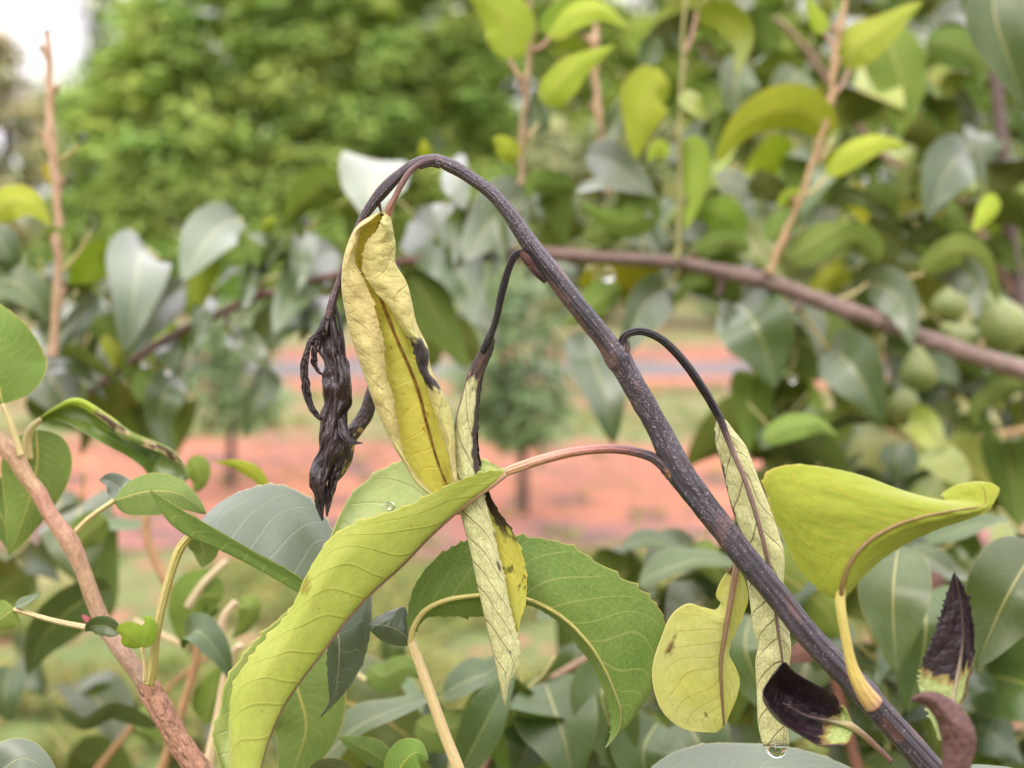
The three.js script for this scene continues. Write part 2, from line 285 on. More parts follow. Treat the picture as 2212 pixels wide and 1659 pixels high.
// ---------------------------------------------------------------- stems
function tube(parent, d, pts, mat, o = {}) {
  const { n = 80, rs = 14, col = () => [1, 1, 1], rough = 0, vlen = 0.03, name = 'stem', ridge = 0 } = o;
  const pos = [], uv = [], cl = [], idx = []; let len = 0, last = null;
  const C = []; for (let j = 0; j <= n; j++) { const p = crRow(pts, j / n); C.push([P(p[0], p[1], d, p[2]), Math.max(0.2, p[3]) * d / F]); }
  let X = V3(0, 0, 1);
  for (let j = 0; j <= n; j++) {
    const T = C[Math.min(n, j + 1)][0].clone().sub(C[Math.max(0, j - 1)][0]).normalize();
    X = X.clone().addScaledVector(T, -X.dot(T)); if (X.lengthSq() < 1e-6) X = V3(1, 0, 0).addScaledVector(T, -T.x); X.normalize();
    const Y = T.clone().cross(X); if (last) len += last.distanceTo(C[j][0]); last = C[j][0];
    const c = col(j / n);
    for (let i = 0; i <= rs; i++) {
      const a = i / rs * Math.PI * 2; let r = C[j][1];
      if (rough) r *= 1 + rough * fbm(Math.cos(a) * 1.5 + 5, Math.sin(a) * 1.5, len * 250, 2);
      if (ridge) r *= 1 + ridge * Math.sin(a * 3 + len * 60) ;
      const p = C[j][0].clone().addScaledVector(X, Math.cos(a) * r).addScaledVector(Y, Math.sin(a) * r);
      pos.push(p.x, p.y, p.z); uv.push(i / rs, len / vlen); cl.push(...c);
    }
  }
  const W = rs + 1;
  for (let j = 0; j < n; j++) for (let i = 0; i < rs; i++) { const a = j * W + i; idx.push(a, a + 1, a + W, a + 1, a + W + 1, a + W); }
  for (const j of [0, n]) { const c = pos.length / 3, p = C[j][0]; pos.push(p.x, p.y, p.z); uv.push(0.5, len / vlen); cl.push(...col(j / n)); for (let i = 0; i < rs; i++) { const a = j * W + i; if (j) idx.push(a, a + 1, c); else idx.push(a, c, a + 1); } }
  const g = new THREE.BufferGeometry();
  g.setAttribute('position', new THREE.Float32BufferAttribute(pos, 3)); g.setAttribute('uv', new THREE.Float32BufferAttribute(uv, 2)); g.setAttribute('color', new THREE.Float32BufferAttribute(cl, 3));
  g.setIndex(idx); g.computeVertexNormals();
  return part(parent, name, g, mat, o.label);
}
const ramp = (stops) => (t) => { for (let i = 1; i < stops.length; i++) if (t <= stops[i][0]) { const a = stops[i - 1], b = stops[i], k = clamp((t - a[0]) / (b[0] - a[0] || 1)); return a[1].map((x, q) => mix(x, b[1][q], k)); } return stops[stops.length - 1][1]; };

// ---------------------------------------------------------------- the ground
const grain = (sd, c1, c2, s1 = 6, c3) => dataTex(512, 512, (u, v) => {
  const w = (x, y, s, z) => { const a = fbm(x * s, y * s, z, 3), b = fbm((x - 1) * s, y * s, z, 3), t = sstep(0.8, 1, x), c = fbm(x * s, (y - 1) * s, z, 3), d = fbm((x - 1) * s, (y - 1) * s, z, 3), q = sstep(0.8, 1, y); return mix(mix(a, b, t), mix(c, d, t), q); };
  const m = clamp(0.5 + 1.3 * w(u, v, s1, sd)), g = 1 + 0.5 * w(u, v, s1 * 9, sd + 4), k = c3 ? sstep(0.12, 0.3, w(u, v, s1 * 1.7, sd + 8)) : 0;
  return [0, 1, 2].map((q) => mix(mix(c1[q], c2[q], m), c3 ? c3[q] : 0, k) * g);
}, true, THREE.RepeatWrapping);
const groundMat = new THREE.MeshStandardMaterial({ map: grain(1, [0.09, 0.125, 0.028], [0.18, 0.17, 0.06], 11, [0.24, 0.115, 0.065]), roughness: 0.95 });
const clayMat = new THREE.MeshStandardMaterial({ map: grain(2, [0.35, 0.13, 0.065], [0.25, 0.10, 0.056], 7, [0.14, 0.07, 0.048]), roughness: 0.95 });
const mulchMat = new THREE.MeshStandardMaterial({ map: grain(3, [0.26, 0.11, 0.08], [0.12, 0.07, 0.055], 12), roughness: 0.95 });
const roadMat = new THREE.MeshStandardMaterial({ map: grain(4, [0.105, 0.10, 0.10], [0.135, 0.12, 0.115], 9), roughness: 0.9 });
function strip(name, label, category, mat, z0, z1, y, x0, x1, wob, tile = 3) {
  const n = 120, pos = [], uv = [], idx = [];
  for (let i = 0; i <= n; i++) for (let k = 0; k < 5; k++) {
    const x = mix(x0, x1, i / n), e = k / 4, z = mix(z0, z1, e) + (k === 0 || k === 4 ? wob * fbm(x * 0.8, k * 3, z0, 3) * 2 : 0);
    pos.push(x, y, z); uv.push(x / tile, z / tile);
  }
  for (let i = 0; i < n; i++) for (let k = 0; k < 4; k++) { const a = i * 5 + k; idx.push(a, a + 1, a + 5, a + 1, a + 6, a + 5); }
  const g = new THREE.BufferGeometry(); g.setAttribute('position', new THREE.Float32BufferAttribute(pos, 3)); g.setAttribute('uv', new THREE.Float32BufferAttribute(uv, 2)); g.setIndex(idx); g.computeVertexNormals();
  const nn = g.attributes.normal; if (nn.getY(0) < 0) { g.setIndex(idx.map((_, i) => idx[i - i % 3 + [0, 2, 1][i % 3]])); g.computeVertexNormals(); }
  const m = new THREE.Mesh(g, mat); m.name = numbered(name); m.receiveShadow = m.castShadow = true; m.userData = { kind: 'structure', label, category }; scene.add(m); return m;
}
strip('ground', 'grassy orchard ground of mixed turf and red soil', 'ground', groundMat, 4, -220, 0, -160, 160, 0, 5);
const zAt = (y) => groundAt(1106, y).z;
strip('clay_bed', 'bare orange clay bed where the saplings grow', 'soil', clayMat, zAt(1165), zAt(952), 0.004, -14, 14, 0.25, 4);
strip('mulch_bed', 'dark reddish mulch lying on near side of the sapling bed', 'soil', mulchMat, zAt(1200), zAt(1120), 0.008, -3.2, 3.0, 0.22, 2.5);
strip('clay_verge', 'orange clay verge on near side of the grey road', 'soil', clayMat, zAt(848), zAt(813), 0.004, -30, 30, 0.3, 5);
strip('road', 'grey gravel road running across behind the orchard rows', 'road', roadMat, zAt(813), zAt(782), 0.008, -40, 40, 0.12, 6);
strip('clay_verge', 'orange clay verge on far side of the grey road', 'soil', clayMat, zAt(782), zAt(752), 0.004, -40, 40, 0.35, 5);

// grass and low weeds, nobody could count them
{
  const pos = [], idx = [];
  for (let b = 0; b < 6; b++) { const a = b * 1.05 + 0.3, c = Math.cos(a), s = Math.sin(a), o = pos.length / 3, w = 0.008, h = 0.06 + 0.03 * (b % 3), l = 0.02 + 0.012 * b; pos.push(-s * w, 0, c * w, s * w, 0, -c * w, c * l * 0.5 + s * w * 0.7, h * 0.7, s * l * 0.5 - c * w * 0.7, c * l, h, s * l); idx.push(o, o + 1, o + 2, o, o + 2, o + 3); }
  const g = new THREE.BufferGeometry(); g.setAttribute('position', new THREE.Float32BufferAttribute(pos, 3)); g.setIndex(idx); g.computeVertexNormals();
  const mat = new THREE.MeshPhysicalMaterial({ color: 0xffffff, roughness: 0.95, specularIntensity: 0.3, transmission: 0.35, thickness: 0, side: THREE.DoubleSide });
  const zs = [zAt(1200), zAt(952), zAt(848), zAt(752)], N = 12000, im = new THREE.InstancedMesh(g, mat, N), m4 = new THREE.Matrix4(), q = new THREE.Quaternion(), col = new THREE.Color();
  let k = 0, guard = 0;
  while (k < N && guard++ < 400000) {
    const dist = 2.4 * Math.pow(5.2, rnd()), z = -dist, x = rr(-0.5, 0.5) * dist * 1.05;
    const inClay = (z < zs[0] && z > zs[1]) || (z < zs[2] && z > zs[3]);
    const p = fbm(x * 2.2, z * 2.2, 3, 3);
    if (inClay ? rnd() > 0.012 : p < -0.12 + 0.3 * rnd() || (dist > 6.2 && rnd() > 0.15)) continue;
    const s = rr(0.5, 1.25) * (dist > 12 ? 1.3 : 0.8);
    m4.compose(V3(x, 0, z), q.setFromAxisAngle(V3(0, 1, 0), rr(0, 6.28)), V3(s * 1.5, s * 0.6, s * 1.5)); im.setMatrixAt(k, m4);
    const t = rnd(), br = rr(0.75, 1.25); im.setColorAt(k, col.setRGB(mix(0.14, 0.34, t) * br, mix(0.23, 0.29, t) * br, mix(0.05, 0.10, t) * br)); k++;
  }
  im.count = k; im.name = 'grass'; im.userData = { kind: 'stuff', label: 'short yellow green grass and weeds on the orchard floor', category: 'grass' }; im.castShadow = im.receiveShadow = true; scene.add(im);
}

// ---------------------------------------------------------------- trees far behind
const crownMats = {};
function crownMat(c) { const key = c.join(); return crownMats[key] ??= new THREE.MeshPhysicalMaterial({ color: new THREE.Color().setRGB(...c), vertexColors: true, roughness: 0.95, transmission: 0.16, thickness: 0, specularIntensity: 0.3, side: THREE.DoubleSide }); }
function leafCloud(list, len, wid) { // list of [pos, dir, normal, tint]
  const n = list.length, pos = new Float32Array(n * 12), nr = new Float32Array(n * 12), cl = new Float32Array(n * 12), idx = new Uint32Array(n * 6);
  const a = V3(0, 0, 0), s = V3(0, 0, 0);
  list.forEach(([p, dir, nn, t], i) => {
    const L = len * t[3], W = wid * t[3]; s.crossVectors(dir, nn).normalize();
    const P4 = [p, a.copy(p).addScaledVector(dir, L * 0.45).addScaledVector(s, W / 2).clone(), a.copy(p).addScaledVector(dir, L).clone(), a.copy(p).addScaledVector(dir, L * 0.45).addScaledVector(s, -W / 2).clone()];
    P4.forEach((v, k) => { pos.set([v.x, v.y, v.z], i * 12 + k * 3); nr.set([nn.x, nn.y, nn.z], i * 12 + k * 3); cl.set([t[0], t[1], t[2]], i * 12 + k * 3); });
    idx.set([i * 4, i * 4 + 1, i * 4 + 2, i * 4, i * 4 + 2, i * 4 + 3], i * 6);
  });
  const g = new THREE.BufferGeometry(); g.setAttribute('position', new THREE.BufferAttribute(pos, 3)); g.setAttribute('normal', new THREE.BufferAttribute(nr, 3)); g.setAttribute('color', new THREE.BufferAttribute(cl, 3)); g.setIndex(new THREE.BufferAttribute(idx, 1)); return g;
}
const rdir = () => { const z = rr(-1, 1), a = rr(0, 6.2832), r = Math.sqrt(1 - z * z); return V3(r * Math.cos(a), z, r * Math.sin(a)); };
function poleGeo(p0, p1, r0, r1, bend = 0) {
  const mid = p0.clone().add(p1).multiplyScalar(0.5).add(V3(bend, 0, bend * 0.5)), c = new THREE.QuadraticBezierCurve3(p0, mid, p1), n = 8, rs = 8, pos = [], idx = [], uv = [], cl = [];
  for (let j = 0; j <= n; j++) { const p = c.getPoint(j / n), T = c.getTangent(j / n), X = V3(1, 0, 0.01).addScaledVector(T, -T.x).normalize(), Y = T.clone().cross(X), r = mix(r0, r1, j / n); for (let i = 0; i <= rs; i++) { const a = i / rs * 6.2832, v = p.clone().addScaledVector(X, Math.cos(a) * r).addScaledVector(Y, Math.sin(a) * r); pos.push(v.x, v.y, v.z); uv.push(i / rs * 2, j / n * 6); cl.push(1, 1, 1); } }
  for (let j = 0; j < n; j++) for (let i = 0; i < rs; i++) { const a = j * (rs + 1) + i; idx.push(a, a + 1, a + rs + 1, a + 1, a + rs + 2, a + rs + 1); }
  const g = new THREE.BufferGeometry(); g.setAttribute('position', new THREE.Float32BufferAttribute(pos, 3)); g.setAttribute('uv', new THREE.Float32BufferAttribute(uv, 2)); g.setAttribute('color', new THREE.Float32BufferAttribute(cl, 3)); g.setIndex(idx); g.computeVertexNormals(); return g;
}
const trunkMat = new THREE.MeshStandardMaterial({ map: barkTex, color: new THREE.Color().setRGB(0.055, 0.042, 0.034), vertexColors: true, roughness: 0.9 });
// blobs: [dx, y, dz, rx, ry, rz] in metres about the trunk's foot
function bigTree(px, dist, blobs, c, o = {}) {
  const { label, density = 1.5, tuftR = 0.66, len = 0.3, wid = 0.17, droop = 0.5, perTuft = 84, name = 'broadleaf_tree', group = 'trees behind the orchard', spread = 0.16 } = o;
  const x = (px - 1106) / F * dist, base = V3(x, 0, -dist), t = thing(name, label, 'tree', base, group);
  const H = Math.max(...blobs.map((b) => b[1]));
  const wood = [poleGeo(base.clone(), base.clone().add(V3(0, H, 0)), 0.2, 0.05, 0.3)];
  for (const b of blobs) wood.push(poleGeo(base.clone().add(V3(0, b[1] * 0.45, 0)), base.clone().add(V3(b[0], b[1], b[2])), 0.09, 0.03, 0.2));
  part(t, 'trunk', mergeGeometries(wood), trunkMat);
  const list = [];
  blobs.forEach((b, bi) => {
    const area = 4 * Math.PI * Math.pow((Math.pow(b[3] * b[4], 1.6) + Math.pow(b[3] * b[5], 1.6) + Math.pow(b[4] * b[5], 1.6)) / 3, 1 / 1.6), n = Math.round(area * density / (tuftR * tuftR));
    for (let k = 0; k < n; k++) {
      const d = rdir(), rad = 1 - 0.42 * Math.pow(rnd(), 1.5) + 0.10 * rr(-1, 1), p = V3(base.x + b[0] + d.x * b[3] * rad, b[1] + d.y * b[4] * rad, base.z + b[2] + d.z * b[5] * rad);
      if (d.z < -0.4 && rnd() < 0.7) continue;
      if (p.y < 0.25) continue;
      if (rad > 0.74 && noise(p.x * 0.5 + 7, p.y * 0.6, p.z * 0.5) + 0.5 * noise(p.x * 1.1, p.y * 1.3, p.z) < -0.22) continue;   // gaps in the crown
      if (blobs.some((q, qi) => qi !== bi && Math.pow((p.x - base.x - q[0]) / q[3], 2) + Math.pow((p.y - q[1]) / q[4], 2) + Math.pow((p.z - base.z - q[2]) / q[5], 2) < 0.5)) continue;
      // one bough: a drooping pad of leaves, thick on its upper and outer side
      const tone = rr(1 - spread, 1 + spread), warm = rr(0.85, 1.2), out = V3(d.x / b[3], d.y / b[4] * 0.5, d.z / b[5]).normalize(), R0 = tuftR * mix(0.5, 1.9, Math.pow(rnd(), 1.8)), tl = rr(0.55, 1.0);
      for (let m = 0; m < perTuft; m++) {
        const e = rdir(); e.y = e.y * 0.75 + 0.2; const sh = Math.pow(rnd(), 0.5) * rr(0.75, 1.25), flat = Math.hypot(e.x, e.z);
        const q = p.clone().add(V3(e.x * R0 * sh, e.y * R0 * tl * sh - 0.25 * R0 * flat * flat * sh, e.z * R0 * sh)).addScaledVector(out, 0.25 * R0);
        const dir = V3(e.x, -droop, e.z).addScaledVector(out, 0.5).normalize(), nn = V3(rr(-0.5, 0.5) + e.x * 0.5, 1, rr(-0.5, 0.5) + e.z * 0.5).normalize(), g = tone * rr(0.85, 1.15);
        list.push([q, dir, nn.addScaledVector(dir, -nn.dot(dir)).normalize(), [g * warm, g, g * rr(0.7, 1.1), rr(0.7, 1.3)]]);
      }
    }
  });
  part(t, 'crown', leafCloud(list, len, wid), crownMat(c));
  return t;
}
const GREEN = [0.35, 0.49, 0.12], DEEP = [0.20, 0.33, 0.06], GREY = [0.33, 0.36, 0.18];
bigTree(560, 38, [[0, 4.8, 0, 4.2, 4.8, 3], [-2.2, 2.4, 0.8, 2.2, 2.5, 2], [2.0, 2.4, 1, 2.2, 2.4, 2], [-0.8, 8.2, -0.5, 2.8, 2.4, 2], [2.2, 7.0, 0.5, 2.4, 2.8, 2]], GREEN, { label: 'large rounded bright green tree behind the orchard, widest of the row' });
bigTree(300, 40, [[0, 4.0, 0, 2.6, 3.6, 2.2], [-1.0, 2.0, 1, 1.8, 2.0, 1.5], [0.8, 6.2, 0, 1.8, 1.6, 1.6]], GREEN, { label: 'rounded green tree beside the dark conifer, lower than its neighbour' });
bigTree(880, 40, [[0, 5.0, 0, 3.2, 4.6, 2.6], [1.4, 2.6, 1, 2.2, 2.6, 2], [0.6, 8.6, 0, 2.6, 2.4, 2]], [0.33, 0.47, 0.115], { label: 'tall green tree between the widest tree and the pale bushy trees' });
bigTree(1190, 44, [[0, 5.4, 0, 3.2, 4.8, 2.6], [-0.8, 9.0, 0, 2.6, 2.4, 2]], [0.38, 0.48, 0.10], { label: 'pale green tree standing behind the upright pear shoots' });
bigTree(1290, 26, [[0, 2.3, 0, 1.7, 2.2, 1.5], [0.5, 3.6, 0, 1.0, 0.9, 1]], GREY, { label: 'grey green bushy shrub in front of the pale trees', name: 'bushy_shrub', density: 0.8, perTuft: 70, tuftR: 0.35, len: 0.2, wid: 0.09 });
bigTree(1390, 54, [[0, 7.0, 0, 5.6, 7.4, 2.8]], [0.33, 0.44, 0.11], { label: 'tall pale tree farthest back behind the cut peach shoot' });
bigTree(720, 56, [[0, 7.2, 0, 6.4, 7.2, 2.6]], [0.26, 0.38, 0.08], { label: 'tall tree filling the gap behind the widest tree' });
bigTree(1560, 46, [[0, 5.6, 0, 3.6, 5.0, 2.8], [1.0, 9, 0, 2.6, 2, 2]], [0.34, 0.47, 0.08], { label: 'broad green tree behind the long lime leaf of the pear shoots' });
bigTree(1900, 42, [[0, 5.4, 0, 3.6, 5.0, 2.8], [-1.4, 3, 1, 2.4, 2.8, 2]], [0.26, 0.38, 0.07], { label: 'deep green tree behind the dense pear foliage' });
bigTree(2220, 40, [[0, 5.4, 0, 3.4, 5.2, 2.8]], DEEP, { label: 'dark green tree at the end of the row past the pears' });
bigTree(1640, 24, [[0, 2.2, 0, 1.5, 2.1, 1.3]], [0.34, 0.40, 0.16], { label: 'small dusty green shrub behind the hanging pear leaves', name: 'bushy_shrub', density: 0.8, perTuft: 70, tuftR: 0.35, len: 0.2, wid: 0.09 });
bigTree(20, 30, [[-0.3, 3.4, 0, 1.25, 3.0, 1.4], [-0.8, 5.6, 0, 1.0, 1.4, 1]], [0.33, 0.34, 0.17], { label: 'greyish olive tree beside the bright gap of sky', density: 0.8, perTuft: 70, tuftR: 0.35, len: 0.22, wid: 0.09, droop: 0.9 });
bigTree(420, 30, [[0, 0.6, 0, 2.4, 0.9, 1.2], [-3.2, 0.6, 0, 1.6, 0.8, 1]], DEEP, { label: 'low dark green hedge at the foot of the trees', name: 'hedge', density: 0.8, perTuft: 70, tuftR: 0.3, len: 0.2, wid: 0.09 });
// conifer
{
  const dist = 60, x = (235 - 1106) / F * dist, base = V3(x, 0, -dist), t = thing('conifer', 'dark conifer rising between two green trees into white sky', 'tree', base), list = [];
  part(t, 'trunk', poleGeo(base.clone(), base.clone().add(V3(0, 20, 0)), 0.25, 0.03), trunkMat);
  for (let k = 0; k < 5000; k++) { const h = Math.pow(rnd(), 0.7), y = 5 + 15 * h, R = 2.3 * (1 - h) * (0.45 + 0.55 * ((h * 16) % 1)) + 0.1, a = rr(0, 6.28), r = R * Math.sqrt(rnd()), dir = V3(Math.cos(a), -0.3, Math.sin(a)).normalize(); list.push([V3(x + Math.cos(a) * r, y, -dist + Math.sin(a) * r), dir, V3(0, 1, 0.3).normalize(), [1, 1, 1, rr(0.7, 1.3)]]); }
  part(t, 'crown', leafCloud(list, 0.55, 0.16), crownMat([0.035, 0.05, 0.04]));
}
// saplings in the clay bed
function sapling(px, baseY, crown, n, label) {
  const b = groundAt(px, baseY); b.y = 0; const dist = -b.z, m = dist / F, t = thing('sapling', label, 'sapling', b, 'young pear trees planted in the clay bed'), list = [];
  const [cx, cy0, cy1, hw] = crown, X = (px_) => (px_ - 1106) * m, Y = (y) => { const p = P(1106, y, dist); return p.y; };
  const top = V3(X(cx), Y(cy0) - 0.05, b.z), wood = [poleGeo(b.clone(), top, 0.027, 0.008, 0.02)];
  const yc = (Y(cy0) + Y(cy1)) / 2, ry = (Y(cy0) - Y(cy1)) / 2;
  for (let k = 0; k < 9; k++) { const h = mix(Y(cy1), Y(cy0), k / 9), a = k * 2.4; wood.push(poleGeo(V3(mix(b.x, top.x, k / 9), h, b.z), V3(top.x + Math.cos(a) * hw * m * 0.7, h + 0.18, b.z + Math.sin(a) * hw * m * 0.7), 0.006, 0.003, 0.01)); }
  part(t, 'trunk', mergeGeometries(wood), trunkMat);
  const cl = []; for (let k = 0; k < 26; k++) { const h = rnd(), a = rr(0, 6.28), w = hw * m * (0.35 + 0.75 * Math.sin(Math.PI * (0.15 + 0.8 * h))) * Math.pow(rnd(), 0.5); cl.push([top.x + Math.cos(a) * w, mix(Y(cy1), Y(cy0), h), b.z + Math.sin(a) * w, rr(0.10, 0.19)]); }
  for (let k = 0; k < n; k++) { const c = cl[k % 26], d = rdir(), r = c[3] * Math.pow(rnd(), 0.5), g = rr(0.75, 1.3), dir = d.clone().add(V3(0, -0.5, 0)).normalize(), nn = V3(rr(-0.5, 0.5), 1, rr(-0.2, 0.6)); list.push([V3(c[0] + d.x * r, c[1] + d.y * r * 0.8, c[2] + d.z * r), dir, nn.addScaledVector(dir, -nn.dot(dir)).normalize(), [g, g, g * rr(0.8, 1.2), rr(0.7, 1.2)]]); }
  part(t, 'crown', leafCloud(list, 0.08, 0.045), saplingMat);
}
const saplingMat = new THREE.MeshPhysicalMaterial({ color: new THREE.Color().setRGB(0.13, 0.22, 0.055), vertexColors: true, roughness: 0.95, clearcoat: 0.8, clearcoatRoughness: 0.45, transmission: 0.25, thickness: 0, side: THREE.DoubleSide });
sapling(1130, 1112, [1115, 600, 935, 105], 2000, 'slender sapling with dark trunk in clay beyond the arched black stem');
sapling(497, 1052, [495, 680, 905, 105], 1300, 'smaller leafy sapling in clay beyond the grey branch leaves');

// ---------------------------------------------------------------- the blighted shoot
const shoot = thing('blighted_shoot', 'blackened pear shoot bent over like a shepherd crook with withered leaves', 'pear shoot', P(2060, 1715, 0.232));
const D = 0.246;
{
  const st = [[2060, 1715, -150, 27], [2000, 1645, -130, 27], [1900, 1535, -100, 27], [1872, 1503, -95, 29], [1835, 1465, -85, 27], [1760, 1388, -70, 26], [1680, 1290, -50, 26], [1600, 1193, -35, 27], [1520, 1090, -20, 27], [1468, 1018, -12, 30], [1425, 930, -5, 25], [1385, 858, 0, 25], [1352, 800, 0, 26], [1338, 776, 0, 29], [1318, 748, 0, 25], [1296, 720, 0, 22.5], [1240, 650, 0, 22], [1180, 572, 0, 21], [1138, 517, 0, 19], [1100, 461, 0, 16], [1060, 416, 0, 14.5], [1010, 380, 0, 14], [975, 360, 0, 15], [938, 345, 0, 12], [900, 352, 4, 11], [865, 376, 8, 11.5], [832, 408, 10, 14], [805, 440, 12, 12], [778, 484, 14, 9], [760, 528, 14, 8], [743, 578, 12, 8], [728, 622, 8, 7.5], [716, 660, 4, 9], [710, 690, 2, 8]];
  tube(shoot, D, st, SM.black, { n: 420, rs: 28, rough: 0.14, ridge: 0.05, vlen: 0.29, col: ramp([[0, [1.05, 0.9, 0.95]], [0.25, [1, 0.95, 1.02]], [0.55, [1.05, 1.05, 1.08]], [0.85, [1.2, 1.0, 0.95]], [0.95, [1.8, 1.3, 1.2]], [1, [1.3, 0.95, 0.9]]]) });
}
const BLK = [0.035, 0.026, 0.028];
// leaf scar with torn bark where the thin black stalk leaves
tube(shoot, D, [[1127, 545, -8, 6], [1138, 560, -14, 10], [1156, 585, -12, 9], [1178, 610, -6, 4]], SM.rough, { name: 'bark_scar', n: 24, rs: 10, rough: 0.4, col: ramp([[0, [0.16, 0.06, 0.04]], [0.5, [0.12, 0.05, 0.04]], [1, [0.05, 0.03, 0.03]]]) });
tube(shoot, D, [[1330, 800, -6, 12], [1340, 776, -10, 17], [1350, 752, -8, 13], [1352, 738, -4, 8]], SM.rough, { name: 'bud_swelling', n: 26, rs: 14, rough: 0.3, col: ramp([[0, [0.06, 0.045, 0.045]], [0.6, [0.13, 0.085, 0.065]], [1, [0.06, 0.045, 0.045]]]) });
tube(shoot, D, [[1506, 1070, -4, 14], [1480, 1044, -14, 18], [1458, 1024, -17, 18], [1434, 1008, -17, 12]], SM.rough, { name: 'bud_swelling', n: 26, rs: 16, rough: 0.2, col: ramp([[0, [0.05, 0.04, 0.045]], [0.35, [0.22, 0.12, 0.075]], [0.75, [0.36, 0.19, 0.11]], [1, [0.06, 0.045, 0.045]]]) });
tube(shoot, D, [[950, 356, -6, 9], [930, 352, -12, 8], [905, 362, -14, 5]], SM.black, { name: 'bud_swelling', n: 16, rs: 12, rough: 0.3 });
// fine hairs standing out from the young bark
{
  const g = [];
  for (let k = 0; k < 46; k++) {
    const t = rnd(), x = mix(990, 1425, t), y = x < 1140 ? mix(372, 517, (x - 990) / 150) : x < 1340 ? mix(517, 780, (x - 1140) / 200) : mix(780, 930, (x - 1340) / 85), s = rnd() < 0.5 ? -1 : 1, r = mix(15, 24, t), nx = 0.82 * s, ny = -0.57 * s;
    const a = P(x + nx * r * 0.9, y + ny * r * 0.9, D, -6 + rr(-6, 6)), b = P(x + nx * (r + rr(2, 7)) + rr(-4, 4), y + ny * (r + rr(2, 7)) + rr(-5, 5), D, -6), c = a.clone().add(V3(0.00007, 0.00007, 0));
    g.push(new THREE.BufferGeometry().setFromPoints([a, b, c]));
  }
  const m = mergeGeometries(g); m.computeVertexNormals();
  const h = part(shoot, 'bark_hairs', m, new THREE.MeshStandardMaterial({ color: new THREE.Color().setRGB(0.5, 0.42, 0.4), roughness: 0.8, side: THREE.DoubleSide })); h.userData.kind = 'stuff';
}
// -- big lime leaf, folded, seen from below
{
  const g = [
    [[1094, 1018, 0], [1093, 1019, 0], [1092, 1021, 0], [1091, 1020, -1], [1090, 1018, -1]],
    [[1056, 997, 40], [1058, 1012, 32], [1062, 1046, 0], [1052, 1034, -12], [1048, 1018, -16]],
    [[992, 981, 80], [992, 1022, 60], [997, 1093, 0], [984, 1068, -22], [970, 1044, -28]],
    [[920, 983, 110], [917, 1045, 82], [930, 1152, 0], [907, 1118, -32], [884, 1089, -34]],
    [[846, 1002, 130], [850, 1080, 100], [866, 1219, 0], [826, 1170, -38], [792, 1120, -34]],
    [[775, 1050, 140], [782, 1130, 105], [802, 1278, -5], [752, 1212, -44], [718, 1156, -28]],
    [[731, 1118, 118], [738, 1190, 95], [745, 1340, -15], [698, 1272, -52], [668, 1228, -32]],
    [[672, 1262, 40], [700, 1310, 55], [697, 1406, -30], [652, 1345, -64], [634, 1303, -40]],
    [[586, 1347, 16], [630, 1400, 25], [652, 1464, -45], [615, 1405, -74], [594, 1356, -46]],
    [[538, 1396, 10], [575, 1460, 10], [612, 1524, -60], [570, 1465, -84], [546, 1412, -55]],
    [[488, 1470, 0], [520, 1540, 0], [582, 1590, -75], [530, 1530, -94], [506, 1472, -64]],
    [[476, 1528, -10], [510, 1590, -10], [564, 1650, -90], [515, 1600, -104], [495, 1545, -74]],
    [[458, 1580, -20], [490, 1650, -20], [548, 1722, -105], [508, 1680, -112], [495, 1625, -80]],
    [[474, 1650, -40], [500, 1720, -40], [536, 1790, -115], [510, 1760, -118], [500, 1710, -95]],
    [[520, 1850, -90], [520, 1850, -95], [522, 1850, -110], [520, 1850, -105], [518, 1850, -100]],
  ];
  const lf = patch(shoot, 0.244, g, [M.limeTop, M.limeUnder], { nu: 48, nv: 150, teeth: 30, toothAmp: 0.035, pucker: 2.6, pk: 5, name: 'leaf', label: 'large lime leaf folded along its midrib', col: (u, v, s) => { const e = Math.abs(u - 0.5) * 2; let c = [1, 1, 1]; const ty = v * 30, near = Math.min(ty - Math.floor(ty), 1); if (e > 0.965 && near > 0.84 && hash(Math.floor(ty), u > 0.5 ? 1 : 0, 5) < 0.6) c = [0.42, 0.25, 0.22]; if (s < 0 && Math.hypot((u - 0.92) * 9, (v - 0.452) * 36) < 0.5 + 0.3 * noise(u * 60, v * 150)) c = [0.72, 0.6, 0.4]; return c; } });
  tube(lf, 0.244, g.map((r) => [r[2][0] + 2, r[2][1] + 2, r[2][2] - 2, mix(6, 2, Math.min(1, g.indexOf(r) / 8))]), SM.petiole, { name: 'midrib', n: 60, rs: 8, col: ramp([[0, [0.42, 0.24, 0.13]], [0.3, [0.22, 0.12, 0.07]], [1, [0.20, 0.12, 0.06]]]) });
  tube(lf, D, [[1452, 1024, -14, 17], [1436, 1008, -16, 13], [1405, 986, -14, 11], [1355, 973, -12, 10], [1300, 970, -10, 10], [1235, 977, -8, 10.5], [1170, 993, -5, 11], [1115, 1011, -3, 10.5], [1086, 1022, -4, 9]], SM.petiole, { name: 'petiole', n: 90, rs: 14, rough: 0.05, col: ramp([[0, [0.05, 0.035, 0.04]], [0.28, [0.05, 0.032, 0.034]], [0.38, [0.14, 0.05, 0.045]], [0.55, [0.34, 0.14, 0.10]], [0.8, [0.46, 0.24, 0.14]], [1, [0.50, 0.30, 0.15]]]) });
}
